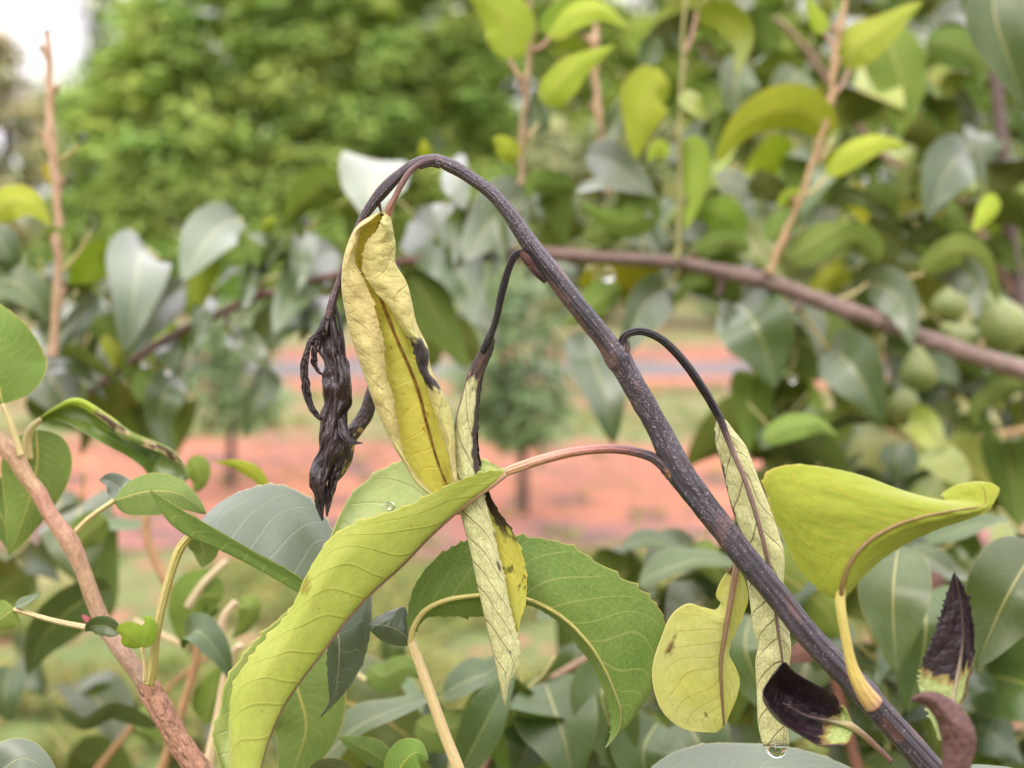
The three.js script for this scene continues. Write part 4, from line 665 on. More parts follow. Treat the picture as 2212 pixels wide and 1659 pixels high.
  leaf(t, 0.27, [[34, 1312, 0], [60, 1300, 10], [88, 1280, 20]], 40, { roll: 60, kind: 'mature' });
  // big green leaf, its underside to the viewer
  leaf(t, 0.285, [[6, 872, 0], [-10, 800, -8], [-20, 720, 0], [-60, 630, 20]], 215, { roll: 184, kind: 'green', nv: 40, nu: 16, teeth: 20, fold: 8, tint: [1.1, 1.1, 1], pet: [46, 986, 0], petR: 8, petCol: YSTALK, label: 'large green leaf with its veined underside showing' });
  // arched scorched leaf
  {
    const R = [[62, 925, 64, 928], [112, 884, 115, 906], [168, 861, 165, 926], [235, 898, 202, 947], [285, 934, 250, 972], [330, 952, 300, 1002], [372, 974, 332, 1038], [399, 1008, 372, 1046], [406, 1034, 402, 1040]];
    const g = R.map(([a, c, e, f], k) => { const z = Math.sin(k / 8 * Math.PI), w = k % 2 ? 3 : -3; return [[a - 6 + w, c + 20 * z, -40 * z], [a - 2, c + 8 * z, -44 * z + w], [a, c, -26 * z], [mix(a, e, 0.35), mix(c, f, 0.35), 6 * z], [mix(a, e, 0.65), mix(c, f, 0.65), 4 * z], [e, f, -14 * z]]; });
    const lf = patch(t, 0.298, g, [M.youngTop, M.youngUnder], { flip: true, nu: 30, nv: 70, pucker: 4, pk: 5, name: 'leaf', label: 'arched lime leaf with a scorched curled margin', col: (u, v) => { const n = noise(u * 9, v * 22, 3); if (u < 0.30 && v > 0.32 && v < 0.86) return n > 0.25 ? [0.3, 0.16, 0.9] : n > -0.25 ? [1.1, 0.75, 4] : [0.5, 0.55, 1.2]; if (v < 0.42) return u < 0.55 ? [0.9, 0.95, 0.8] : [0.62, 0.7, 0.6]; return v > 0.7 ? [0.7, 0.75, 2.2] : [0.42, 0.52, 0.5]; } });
    tube(lf, 0.297, [[60, 992, 14, 12], [58, 955, 8, 10], [68, 925, 2, 8], [90, 905, 0, 6]], SM.petiole, { name: 'petiole', n: 16, rs: 10, col: () => YSTALK });
  }
  leaf(t, 0.30, [[78, 930, 10], [80, 1000, 6], [60, 1090, 4], [20, 1200, 10]], 150, { roll: 180, kind: 'green', nv: 30 });
  leaf(t, 0.31, [[0, 1028, 10], [-10, 1080, 6], [20, 1150, 4], [26, 1195, 10]], 95, { roll: 165, kind: 'green', nv: 24, pet: [72, 1032, 4], petR: 6, petCol: YSTALK });
}
// bottom leaf on the pale stalk (behind the rolled leaves)
{
  const d = 0.257, t = thing('stalked_leaf', 'arching green leaf with pale net veins on a long cream stalk', 'leaf', P(1010, 1720, d));
  const R = [ // upper margin, midrib, lower margin
    [885, 1386, 887, 1388, 889, 1388], [880, 1338, 893, 1356, 897, 1364], [893, 1268, 918, 1319, 924, 1334], [935, 1208, 962, 1297, 972, 1332], [1000, 1167, 1012, 1288, 1030, 1334], [1065, 1155, 1072, 1284, 1085, 1326], [1135, 1156, 1135, 1293, 1138, 1307], [1222, 1173, 1190, 1317, 1184, 1327], [1312, 1227, 1235, 1350, 1222, 1360], [1398, 1283, 1278, 1398, 1253, 1402], [1437, 1335, 1308, 1448, 1281, 1442], [1428, 1420, 1330, 1500, 1304, 1496], [1406, 1492, 1342, 1542, 1318, 1544], [1360, 1562, 1334, 1582, 1318, 1586], [1308, 1615, 1308, 1615, 1307, 1615]];
  const g = R.map(([a, b, m, n, c, e], k) => { const s = Math.sin(k / 14 * Math.PI); return [[a, b, 26 * s], [mix(a, m, 0.3), mix(b, n, 0.3), 6 * s], [mix(a, m, 0.7), mix(b, n, 0.7), -14 * s], [m, n, -16 * s], [mix(m, c, 0.3), mix(n, e, 0.3), -4 * s], [mix(m, c, 0.7), mix(n, e, 0.7), 14 * s], [c, e, 30 * s]]; });
  const lf = patch(t, d, g, [M.greenTop, M.greenUnder], { nu: 60, nv: 150, teeth: 34, toothAmp: 0.05, pucker: 2.4, pk: 5, name: 'blade' });
  tube(lf, d, R.map(([, , m, n], k) => [m, n, -18 * Math.sin(k / 14 * Math.PI) - 3, mix(6.5, 1.5, k / 14)]), SM.petiole, { name: 'midrib', n: 70, rs: 8, col: ramp([[0, [0.55, 0.46, 0.16]], [0.5, [0.50, 0.46, 0.12]], [1, [0.32, 0.36, 0.12]]]) });
  tube(t, d, [[1012, 1725, 6, 13], [990, 1660, 4, 13], [962, 1590, 2, 12.5], [935, 1515, 0, 12], [910, 1445, 0, 11.5], [893, 1400, 0, 11], [889, 1382, 0, 9]], SM.petiole, { name: 'petiole', n: 60, rs: 14, rough: 0.03, col: () => [0.58, 0.46, 0.22] });
  const g2 = [[[886, 1392, 2], [886, 1390, 2], [886, 1388, 2]], [[868, 1396, 0], [870, 1368, -6], [878, 1316, 12]], [[832, 1388, 8], [838, 1352, 0], [852, 1316, 18]], [[806, 1368, 16], [808, 1350, 12], [818, 1330, 24]], [[797, 1352, 24], [797, 1350, 24], [799, 1346, 26]]];
  patch(t, 0.259, g2, [M.greenTop, M.greenUnder], { nu: 20, nv: 24, flip: true, pucker: 2, name: 'basal_lobe', label: 'silvery lobe turned back at the leaf foot' });
}
// ---- the long branch behind, its spurs, leaves and drops
const DB = 0.56;
const branch = thing('pear_branch', 'long purplish brown pear branch arching across behind the black shoot', 'branch', P(2260, 815, DB), undefined);
tube(branch, DB, [[190, 850, 20, 7.9], [270, 790, 20, 9.5], [380, 722, 16, 9.5], [480, 675, 14, 9.5], [560, 640, 10, 10.3], [640, 618, 8, 9.5], [740, 590, 4, 9.5], [860, 566, 0, 10.3], [980, 556, 0, 11.9], [1080, 552, 0, 14.2], [1180, 549, 0, 15.0], [1300, 557, 0, 15.0], [1400, 562, 0, 15.0], [1480, 570, 0, 15.8], [1560, 587, 0, 16.7], [1650, 606, 0, 19.8], [1700, 622, 0, 17.5], [1800, 660, 0, 18.2], [1900, 694, 0, 18.2], [2000, 733, 0, 19.0], [2100, 766, 0, 19.8], [2280, 825, 0, 21.4]], SM.bark, { n: 260, rs: 18, rough: 0.30, vlen: 0.05, col: ramp([[0, [0.14, 0.075, 0.05]], [0.4, [0.17, 0.095, 0.065]], [0.55, [0.17, 0.115, 0.09]], [1, [0.25, 0.175, 0.14]]]) });
const spur = (x0, y0, x1, y1, r = 9, c = [0.4, 0.24, 0.13], dz = -10, th = branch, d = DB) => tube(th, d, [[x0, y0, 0, r], [(x0 + x1) / 2 + 3, (y0 + y1) / 2, dz / 2, r * 0.75], [x1, y1, dz, r * 0.6]], SM.bark, { name: 'spur', n: 14, rs: 10, rough: 0.15, col: () => c });
spur(1560, 600, 1550, 640, 12, [0.13, 0.08, 0.07], 10); spur(1720, 640, 1725, 672, 11, [0.14, 0.09, 0.07], -14); spur(1880, 690, 1886, 668, 8, [0.3, 0.1, 0.08]); spur(1480, 570, 1500, 540, 8, [0.2, 0.12, 0.08]); spur(560, 642, 556, 610, 9, [0.22, 0.1, 0.08]); spur(670, 622, 676, 650, 7, [0.12, 0.07, 0.06]); spur(490, 672, 486, 700, 8, [0.12, 0.08, 0.06]); spur(2108, 764, 2120, 735, 9, [0.42, 0.32, 0.16]);
const lay = (pts, roll = 0, k = 1.9) => Math.abs(roll) < 46 ? pts.map((p) => [p[0], p[1], p[2] * k]) : pts;   // leaves lying over: upper side to the sky
const LB = (pts, w, o = {}) => leaf(branch, o.d ?? DB, lay(pts, o.roll, 2.6), w * 0.92, { nv: 22, kind: 'wet', ...o, pet: o.pet && Math.abs(o.roll ?? 0) < 46 ? [o.pet[0], o.pet[1], pts[0][2] * 2.2] : o.pet });
// silvery leaves left of the black shoot: hanging towards the viewer, so that the sky shines on them
LB([[318, 536, 60], [300, 560, 0], [290, 640, -50], [268, 768, -60]], 150, { roll: 4, fold: 10, pet: [345, 560, 60] });
LB([[516, 470, 60], [468, 495, 20], [428, 545, -20], [396, 608, -50]], 130, { roll: -14, fold: 8, pet: [556, 545, 40], petCol: YSTALK });
LB([[402, 612, 60], [360, 650, 10], [320, 705, -30], [284, 772, -60]], 86, { roll: 20, pet: [430, 640, 40] });
LB([[214, 640, 40], [180, 672, 20], [140, 720, -10], [108, 775, -30]], 66, { roll: 30 });
LB([[246, 548, 0], [210, 560, -10], [180, 585, -10], [148, 616, 0]], 100, { roll: 24, kind: 'young' });
LB([[636, 520, 40], [600, 530, 0], [570, 520, -20], [534, 505, -20]], 56, { roll: -40 });
LB([[560, 600, 40], [580, 560, 0], [600, 530, -20], [618, 512, -30]], 50, { roll: 40 });
LB([[724, 538, 70], [676, 575, 20], [630, 640, -20], [592, 722, -60]], 120, { roll: -6, fold: 8, pet: [560, 610, 40] });
LB([[744, 424, 0], [700, 405, -10], [650, 440, 0], [606, 505, 30]], 105, { roll: 196, kind: 'mature', tint: [1.1, 1.1, 0.7] });
LB([[812, 346, 70], [806, 380, 20], [800, 430, -30], [795, 490, -60]], 175, { roll: 2, fold: 16, wave: 0.12, pet: [845, 560, 30] });
LB([[742, 424, 0], [715, 402, 0], [692, 394, 0], [670, 398, 10]], 46, { roll: -60 });
LB([[975, 350, 50], [984, 375, 10], [996, 410, -20], [1004, 455, -40]], 90, { roll: -30, fold: 8, pet: [990, 548, 20] });
LB([[920, 345, 30], [918, 325, 10], [914, 300, 0]], 34, { roll: 180, kind: 'young' });
LB([[1138, 424, 70], [1090, 450, 20], [1044, 500, -20], [1000, 566, -60]], 150, { roll: 6, fold: 8, pet: [1112, 548, 20] });
LB([[890, 476, 60], [945, 520, 10], [1000, 600, -30], [1030, 708, -60]], 160, { roll: 8, fold: 12, pet: [862, 560, 20] });
LB([[880, 590, 30], [920, 640, 10], [965, 720, 0], [1012, 800, 0]], 110, { roll: 186 });
LB([[760, 600, 30], [800, 540, 10], [850, 500, 0], [880, 470, 0]], 90, { roll: 190, tint: [1, 1, 0.7] });
LB([[950, 600, 30], [962, 560, 20], [990, 480, 10], [1010, 420, 0]], 80, { roll: 170 });
LB([[1262, 716, 40], [1282, 780, 0], [1310, 870, -20], [1326, 962, -20]], 128, { roll: 10, fold: 14, pet: [1290, 560, 10] });
LB([[1436, 622, 30], [1400, 650, 10], [1370, 700, -10], [1344, 775, -20]], 130, { roll: 24, fold: 22, pet: [1470, 575, 10] });
LB([[1340, 620, 30], [1300, 640, 10], [1260, 680, 0], [1215, 700, 0]], 80, { roll: 190 });
LB([[640, 652, 40], [620, 680, 10], [604, 710, -10], [585, 746, -20]], 100, { roll: 6, pet: [676, 640, 20] });
LB([[655, 650, 20], [660, 690, 0], [650, 740, 0]], 70, { roll: 40 });
LB([[498, 722, 30], [528, 740, 10], [560, 770, 0], [584, 800, 0]], 70, { roll: 14, pet: [486, 698, 10] });
LB([[584, 796, 20], [572, 830, 10], [546, 880, 0], [530, 948, 0]], 78, { roll: 16 });
LB([[340, 736, 30], [362, 755, 10], [378, 780, 0], [384, 815, 0]], 72, { roll: 4 });
LB([[378, 812, 20], [356, 850, 0], [346, 910, 0], [372, 988, 0]], 96, { roll: 2, fold: 26 });
LB([[300, 800, 20], [330, 850, 10], [350, 900, 10]], 80, { roll: 190 });
LB([[470, 620, 40], [500, 590, 20], [530, 590, 10], [560, 600, 10]], 40, { roll: 70 });
LB([[470, 560, 30], [440, 600, 20], [420, 660, 10], [410, 690, 10]], 60, { roll: 190, kind: 'young' });
LB([[520, 500, 30], [545, 530, 20], [556, 580, 10]], 70, { roll: 170 });
LB([[640, 470, 40], [620, 520, 20], [600, 560, 10]], 80, { roll: 190 });
LB([[590, 505, 40], [580, 485, 20], [600, 470, 10]], 40, { roll: 190, kind: 'young' });
LB([[200, 690, 10], [240, 720, 10], [270, 780, 10], [280, 830, 10]], 70, { roll: 180 });
LB([[120, 760, 20], [170, 775, 10], [220, 800, 0], [262, 828, 0]], 60, { roll: 130 });
LB([[100, 800, 20], [150, 800, 10], [200, 830, 0], [228, 866, 0]], 60, { roll: 60 });
LB([[230, 720, 10], [250, 760, 0], [246, 800, 0]], 56, { roll: 190, kind: 'young', tint: [1, 0.95, 1] });
LB([[410, 990, 0], [425, 1010, -4], [430, 1040, 0], [420, 1065, 6]], 60, { roll: 176, d: 0.36 });
LB([[576, 1052, 0], [548, 1022, -4], [510, 1004, 0], [464, 998, 6]], 36, { roll: 200, kind: 'young', d: 0.34 });
for (const [x, y, dx, L, w, f, r] of [[660, 500, -20, 150, 70, 24, 10], [1060, 430, 30, 140, 80, 26, -10], [560, 560, -40, 120, 60, 22, 14], [450, 640, -30, 130, 60, 26, 0], [960, 440, 20, 150, 76, 20, 12], [1110, 470, -50, 130, 70, 24, 4], [700, 640, -14, 110, 60, 22, -12], [830, 560, 10, 130, 60, 20, 6], [150, 650, -30, 120, 56, 24, 10], [60, 720, 40, 110, 54, 22, -8]])
  LB([[x, y, 40], [x + dx * 0.3, y + L * 0.2, 10], [x + dx * 0.7, y + L * 0.58, -16], [x + dx, y + L, -24]], w, { roll: r, fold: f, wave: 0.12, pet: [x + 14, y - 20, 40] });
// leaves on and over the branch, right of the black shoot
LB([[1270, 332, 50], [1320, 350, 10], [1370, 385, -10], [1420, 425, -30]], 96, { roll: -8, fold: 12 });
LB([[1240, 408, 40], [1180, 396, 10], [1150, 400, 0], [1140, 430, 0]], 66, { roll: 196 });
LB([[1246, 412, 40], [1300, 400, 10], [1360, 410, 0], [1425, 425, 0]], 60, { roll: 60 });
LB([[1420, 430, 20], [1380, 470, 10], [1330, 480, 0], [1250, 440, 10]], 90, { roll: 190 });
LB([[1350, 470, 20], [1300, 500, 10], [1260, 520, 0]], 90, { roll: 186 });
LB([[1600, 512, 20], [1570, 470, 0], [1530, 455, 0], [1488, 462, 10]], 92, { roll: 176, kind: 'young', tint: [0.55, 0.7, 0.7], pet: [1500, 540, 10], petCol: TAN });
LB([[1620, 540, 20], [1570, 520, 10], [1520, 535, 0], [1480, 560, 0]], 60, { roll: 190 });
LB([[1790, 440, 20], [1830, 420, 0], [1870, 430, -10], [1905, 460, -10]], 54, { roll: -30 });
LB([[2008, 580, 40], [2070, 585, 10], [2110, 620, -20], [2108, 690, -40]], 92, { roll: -20, fold: 8, pet: [1960, 600, 20], petCol: YSTALK });
LB([[1876, 612, 40], [1920, 625, 10], [1955, 670, -20], [1968, 752, -30]], 108, { roll: -10, fold: 10, pet: [1800, 650, 10], petCol: YSTALK });
LB([[1596, 656, 30], [1630, 700, 0], [1655, 760, 0], [1672, 840, 0]], 180, { roll: 2, fold: 16, pet: [1722, 670, -4], petCol: YSTALK });
LB([[1790, 756, 30], [1830, 780, 0], [1870, 840, -10], [1902, 912, -10]], 150, { roll: 0, fold: 18, pet: [1726, 668, -10], petCol: YSTALK });
LB([[1560, 650, 20], [1590, 720, 10], [1620, 760, 10]], 60, { roll: 40 });
LB([[1990, 585, 30], [2060, 540, 0], [2120, 560, 0], [2160, 660, 10]], 80, { roll: 190 });
LB([[1700, 560, 20], [1750, 530, 10], [1800, 500, 10], [1850, 490, 10]], 90, { roll: 196 });
LB([[1660, 520, 20], [1690, 480, 10], [1730, 450, 10]], 70, { roll: 196 });
LB([[1900, 560, 20], [1860, 520, 10], [1820, 520, 10], [1780, 560, 0]], 80, { roll: 196 });
LB([[1960, 520, 20], [2010, 500, 10], [2060, 510, 10]], 60, { roll: -40 });
LB([[2150, 420, 20], [2130, 460, 10], [2100, 500, 0]], 50, { roll: 190, kind: 'young' });

// ---- upright shoots
function upright(label, d, pts, col, leaves) {
  const t = thing('upright_shoot', label, 'pear shoot', P(pts[0][0], pts[0][1], d), 'slim upright shoots behind the branch');
  const P2 = []; const nn = (pts.length - 1) * 3;   // joints every few centimetres: a slight zigzag and a swelling with a bud at each
  for (let k = 0; k <= nn; k++) { const p = crRow(pts.map((q) => [q[0], q[1], q[2] ?? 0, q[3] ?? 9]), k / nn), z = k % 3 === 0 ? 1 : 0; P2.push([p[0] + (k % 2 ? 1.6 : -1.6), p[1], p[2], p[3] * (z ? 0.9 : 0.66) * mix(1, 0.85, k / nn)]); if (z && k && k < nn) { const sd = (k / 3) % 2 ? 1 : -1; tube(t, d, [[p[0], p[1] + 6, p[2], 4], [p[0] + sd * p[3] * 0.9, p[1] - 4, p[2] - 4, 6], [p[0] + sd * p[3] * 1.5, p[1] - 20, p[2] - 4, 1.5]], SM.bark, { name: 'bud', n: 8, rs: 8, rough: 0.2, col: () => [col[0] * 0.6, col[1] * 0.55, col[2] * 0.5] }); } }
  tube(t, d, P2, SM.bark, { n: 110, rs: 12, rough: 0.12, col: (v) => { const k = 1 + 0.18 * noise(v * 20, col[0] * 40); return [col[0] * k, col[1] * k, col[2] * k]; } });
  for (const [q, w, o] of leaves) leaf(t, o.d ?? d, q, w, { nv: 22, ...o });
}
upright('slim upright shoot with a lime leaf hanging each side near the top', 0.53, [[1126, 400, 10, 10], [1128, 300, 8, 10], [1138, 180, 4, 10], [1146, 80, 0, 9], [1142, -40, 0, 9]], [0.34, 0.24, 0.12], [
  [[[1100, 128, 0], [1098, 60, -10], [1060, 10, -6], [1000, -40, 10]], 120, { roll: 190, kind: 'young', pet: [1132, 195, 4], petCol: TAN }],
  [[[1186, 82, 0], [1240, 30, -10], [1300, 22, -10], [1356, 62, 10]], 70, { roll: 215, kind: 'young', pet: [1150, 108, 0], petCol: TAN }],
  [[[1190, 78, 10], [1200, 40, 10], [1240, -10, 10]], 60, { roll: 160, kind: 'young', tint: [0.7, 0.85, 0.8925] }],
  [[[1174, 226, 20], [1200, 190, 0], [1250, 140, -10], [1328, 98, 0]], 84, { roll: 196, kind: 'young', pet: [1140, 300, 4], petCol: YSTALK }],
  [[[1166, 290, 10], [1160, 250, 10], [1150, 200, 10]], 60, { roll: 10 }],
  [[[1124, 340, 6], [1100, 330, 0], [1080, 310, 0], [1062, 300, 4]], 56, { roll: 200, kind: 'young' }]]);
upright('cut peach coloured shoot with a ragged top among lime leaves', 0.60, [[1316, 420, 10, 11], [1306, 340, 6, 11], [1292, 240, 2, 12], [1284, 140, 0, 11], [1284, 90, 0, 17], [1290, 52, 0, 6]], [0.46, 0.31, 0.18], [
  [[[1270, 110, 0], [1240, 92, -10], [1214, 100, 0], [1198, 120, 10]], 46, { roll: 40, kind: 'young' }],
  [[[1300, 300, 0], [1330, 260, 0], [1350, 200, 0]], 56, { roll: 10 }]]);
upright('green stemmed upright shoot with broad pale lime leaves', 0.55, [[1462, 560, 10, 9], [1470, 440, 6, 9], [1468, 300, 2, 9], [1474, 150, 0, 8], [1480, -40, 0, 7]], [0.30, 0.30, 0.10], [
  [[[1446, 178, 10], [1404, 200, -10], [1386, 260, -10], [1372, 345, 10]], 120, { roll: 188, kind: 'young', tint: [1.1, 1.05, 1.1025] }],
  [[[1470, 200, 0], [1500, 230, -10], [1525, 260, -6]], 46, { roll: 20, kind: 'young' }],
  [[[1506, 28, 10], [1570, 34, -10], [1606, 80, -10], [1592, 168, 0]], 84, { roll: -30, kind: 'young', tint: [1.05, 0.95, 0.9975], pet: [1476, 120, 0], petCol: TAN }],
  [[[1480, 300, 0], [1500, 340, 0], [1496, 420, 0], [1480, 500, 0]], 70, { roll: 170, kind: 'young', tint: [0.8, 0.9, 1.2] }],
  [[[1440, 340, 0], [1420, 320, 0], [1400, 350, 0]], 40, { roll: 190, kind: 'young' }],
  [[[1420, 80, 0], [1400, 120, 0], [1386, 170, 0]], 56, { roll: 10 }]]);
upright('forked tan shoot rising from the branch past a long arched lime leaf', 0.555, [[1660, 592, 0, 12], [1690, 520, 0, 11], [1724, 440, 0, 10], [1760, 340, 0, 10], [1792, 230, 0, 12], [1802, 140, 0, 12], [1812, 70, 0, 11], [1836, -40, 0, 11]], [0.44, 0.29, 0.14], [
  [[[1796, 292, 10], [1722, 238, -10], [1618, 262, -20], [1540, 356, 10]], 110, { roll: 204, kind: 'young', nv: 34, pet: [1770, 350, 0], petCol: YSTALK }],
  [[[1786, 378, 10], [1840, 330, -10], [1900, 308, -10], [1962, 318, 10]], 64, { roll: 205, kind: 'young', pet: [1726, 430, 0], petCol: YSTALK }],
  [[[1834, 150, 10], [1850, 100, -10], [1910, 60, -10], [1996, 0, 10]], 100, { roll: 192, kind: 'young', tint: [1.05, 1, 1.3], pet: [1796, 210, 0], petCol: TAN }],
  [[[1780, 70, 0], [1766, 40, 0], [1740, -10, 0]], 40, { roll: 170, kind: 'young', pet: [1804, 110, 0], petCol: TAN }],
  [[[1530, 376, 0], [1560, 350, 10], [1600, 300, 20]], 30, { roll: 20, kind: 'young', pet: [1482, 416, 0], petCol: TAN }],
  [[[1736, 420, 0], [1700, 430, 0], [1680, 450, 0]], 40, { roll: 200, kind: 'young' }]]);
upright('tall bare peach coloured shoot with a cut pink tip against pale sky', 0.50, [[112, 770, 10, 15], [124, 640, 8, 14], [126, 520, 4, 15], [122, 400, 2, 14], [108, 300, 0, 17], [108, 200, 0, 14], [104, 110, 0, 14], [102, 64, 0, 12]], [0.46, 0.31, 0.18], [
  [[[-20, 470, 0], [20, 436, -10], [70, 440, -10], [112, 490, 0]], 86, { roll: 205, kind: 'young' }],
  [[[120, 400, 0], [106, 370, 0], [92, 352, 0]], 30, { roll: 190, kind: 'young', tint: [1.2, 0.9, 0.945] }],
  [[[150, 540, 0], [120, 506, -6], [84, 520, 0]], 40, { roll: 200 }],
  [[[170, 310, 6], [180, 296, 0], [186, 310, 4]], 26, { roll: 30, pet: [128, 345, 4] }],
  [[[196, 500, 6], [204, 470, 0], [186, 455, 4]], 32, { roll: 30, pet: [130, 590, 6] }],
  [[[150, 400, 6], [156, 380, 0], [146, 366, 4]], 26, { roll: 30 }],
  [[[-30, 500, 0], [0, 520, -10], [20, 560, -10], [18, 600, 0]], 70, { roll: 10 }],
  [[[-10, 602, 0], [40, 615, -10], [80, 650, -10], [104, 700, 0]], 90, { roll: 20, pet: [-60, 640, 6] }]]);

// ---- dense pear tree on the right: branches, leaves and fruit
const tree = thing('pear_tree', 'dense dark leaved pear tree with green fruit behind the long branch', 'pear tree', P(2330, 1250, 0.78));
tube(tree, 0.78, [[2330, 1250, 0, 26], [2240, 900, 0, 22], [2180, 500, 0, 16], [2160, 260, 0, 13], [2130, -60, 0, 10]], SM.bark, { n: 50, rs: 12, rough: 0.1, col: () => [0.14, 0.09, 0.08] });
tube(tree, 0.78, [[2190, 640, 0, 12], [2050, 400, 0, 9], [1900, 330, 0, 8], [1700, 60, 0, 6], [1560, 40, 0, 5]], SM.bark, { name: 'limb', n: 40, rs: 10, col: () => [0.26, 0.16, 0.10] });
tube(tree, 0.7, [[2260, 920, 0, 9], [2130, 945, 0, 9], [2000, 968, 0, 9], [1880, 980, 0, 8], [1780, 972, 0, 6]], SM.bark, { name: 'limb', n: 40, rs: 10, col: () => [0.46, 0.30, 0.13] });
tube(tree, 0.7, [[1975, 968, 0, 8], [1930, 940, 0, 7], [1888, 912, 0, 5]], SM.bark, { name: 'limb', n: 14, rs: 10, col: () => [0.48, 0.36, 0.15] });
const pearMat = new THREE.MeshPhysicalMaterial({ map: dataTex(128, 128, (u, v) => { const n = fbm(u * 14, v * 10, 4), s = noise(u * 60, v * 50, 3) > 0.55 ? 0.7 : 1; return [(0.19 + 0.06 * n) * s, (0.23 + 0.05 * n) * s, 0.06 * s]; }), roughness: 0.5, clearcoat: 0.2 });
function pear(x, y, d, r, tilt, stalk) {
  const R = r * d / F, prof2 = [[0.02, -1], [0.5, -0.92], [0.86, -0.6], [1, -0.15], [0.93, 0.3], [0.7, 0.75], [0.45, 1.1], [0.28, 1.4], [0.1, 1.55], [0.01, 1.56]].map(([a, b]) => new THREE.Vector2(a * R, b * R));
  const g = new THREE.LatheGeometry(new THREE.SplineCurve(prof2).getPoints(28), 28); g.rotateZ(tilt); const c = P(x, y, d); g.translate(c.x, c.y, c.z);
  const m = part(tree, 'pear', g, pearMat), o = V3(-Math.sin(tilt), Math.cos(tilt), 0), a = c.clone().addScaledVector(o, R * 1.5), b = a.clone().addScaledVector(o, R * 0.9).add(V3(R * 0.2, 0, 0));
  const sg = poleGeo(a, b, R * 0.06, R * 0.06, R * 0.05); part(m, 'stalk', sg.translate(0, 0, 0), pearStalk); 
}
const pearStalk = new THREE.MeshStandardMaterial({ color: new THREE.Color().setRGB(0.3, 0.24, 0.1), roughness: 0.7 });
pear(2168, 706, 0.62, 55, 0.5); pear(2082, 742, 0.64, 42, 0.9); pear(2052, 660, 0.66, 37, -0.4); pear(1985, 806, 0.62, 39, 0.1); pear(1952, 880, 0.66, 35, -0.2); pear(1850, 770, 0.60, 19, 0.6); pear(2190, 805, 0.6, 35, 1.2);
// random foliage in a window of the view, at natural size
function foliage(th, n, x0, x1, y0, y1, d0, d1, o = {}) {
  for (let k = 0; k < n; k++) {
    const d = rr(d0, d1), x = rr(x0, x1), y = rr(y0, y1), L = rr(0.030, 0.062) * F / d * (o.size ?? 1), face = rnd(), up = face < (o.sky ?? 0.45);
    const a = rr(-1.1, 1.1) + (o.lean ?? 0), dx = Math.sin(a), dy = Math.cos(a), fs = up ? 1 : -1;
    const k1 = rr(0.25, 0.75);
    leaf(th, d, [[x, y, L * (up ? 0.5 : -0.3)], [x + dx * L * 0.3, y + dy * L * 0.18 * (up ? 0.4 : 1), L * (up ? 0.2 : -0.1) * k1], [x + dx * L * 0.6, y + dy * L * (up ? 0.3 : 0.42), L * (up ? -0.25 : 0.1) * k1], [x + dx * L * 0.85, y + dy * L * (up ? 0.6 : 0.8), L * (up ? -0.6 : 0.2) * k1]], L * rr(0.42, 0.66), { wave: rr(0.03, 0.2), cup: rr(-0.15, 0.25), twist: rr(-60, 60), tint: (() => { const g = rr(0.65, 1.3); return [g * rr(0.9, 1.3), g, g * rr(0.7, 1.2)]; })(), roll: up ? rr(-45, 45) : 180 + rr(-50, 50), fold: rr(6, 24), nu: 6, nv: 12, kind: rnd() < (o.young ?? 0.06) ? 'young' : 'mature', pet: rnd() < 0.75 ? [x - dx * L * 0.3 + rr(-10, 10), y - L * 0.25, L * 0.3 * fs + 10] : undefined, petR: 3.2 * 0.46 / d });
  }
}
foliage(tree, 60, 1500, 2212, -30, 330, 0.7, 1.0, { sky: 0.35, young: 0.1 });
foliage(tree, 60, 1640, 2230, 300, 620, 0.66, 0.95, { sky: 0.4, young: 0.12 });
foliage(tree, 46, 1880, 2230, 620, 940, 0.68, 0.9, { sky: 0.4 });
foliage(tree, 22, 1620, 1900, 640, 900, 0.60, 0.85, { sky: 0.4 });
foliage(tree, 34, 1640, 2212, 900, 1010, 0.55, 0.8, { sky: 0.5, young: 0.2 });
const LT = (pts, w, o = {}) => leaf(tree, (o.d ?? 0.5) * 1.15, lay(pts, o.roll, 1.6), w, { nv: 22, ...o });
LT([[2140, -60, 0], [2150, 40, -10], [2180, 130, -10], [2226, 250, 0]], 130, { d: 0.4, roll: 12 });
LT([[2090, 330, 40], [2060, 350, 0], [2030, 400, -20], [2004, 478, -30]], 120, { roll: 4, fold: 6, tint: [0.9, 0.9, 1.2] });
LT([[2100, 380, 10], [2080, 400, 0], [2056, 430, 0]], 50, { roll: 20, kind: 'young', tint: [1.25, 1.2, 1] });
LT([[1900, 60, 20], [1930, 120, 0], [1950, 200, 0], [1940, 300, 10]], 130, { d: 0.6, roll: 186 });
LT([[1600, 130, 20], [1590, 180, 0], [1600, 230, 0], [1640, 270, 10]], 100, { d: 0.6, roll: 30 });
LT([[1720, 150, 20], [1710, 200, 0], [1720, 250, 0], [1740, 300, 10]], 110, { d: 0.6, roll: 20 });
LT([[2000, 90, 20], [2060, 100, 0], [2110, 130, 0], [2120, 180, 10]], 90, { d: 0.6, roll: 190 });
LT([[1650, 950, 10], [1700, 922, 0], [1760, 915, 0], [1810, 940, 10]], 66, { d: 0.42, roll: 205 });
LT([[1880, 912, 10], [1830, 900, 0], [1780, 930, 0], [1760, 970, 10]], 56, { d: 0.45, roll: 60 });
LT([[2212, 830, 10], [2150, 850, 0], [2110, 880, 0], [2110, 930, 10]], 50, { d: 0.5, roll: 196 });
LT([[1640, 960, 10], [1670, 940, 0], [1710, 935, 0]], 50, { d: 0.45, roll: 30 });
LT([[1930, 960, 10], [1940, 1000, 0], [1930, 1040, 0]], 90, { d: 0.5, roll: 20 });

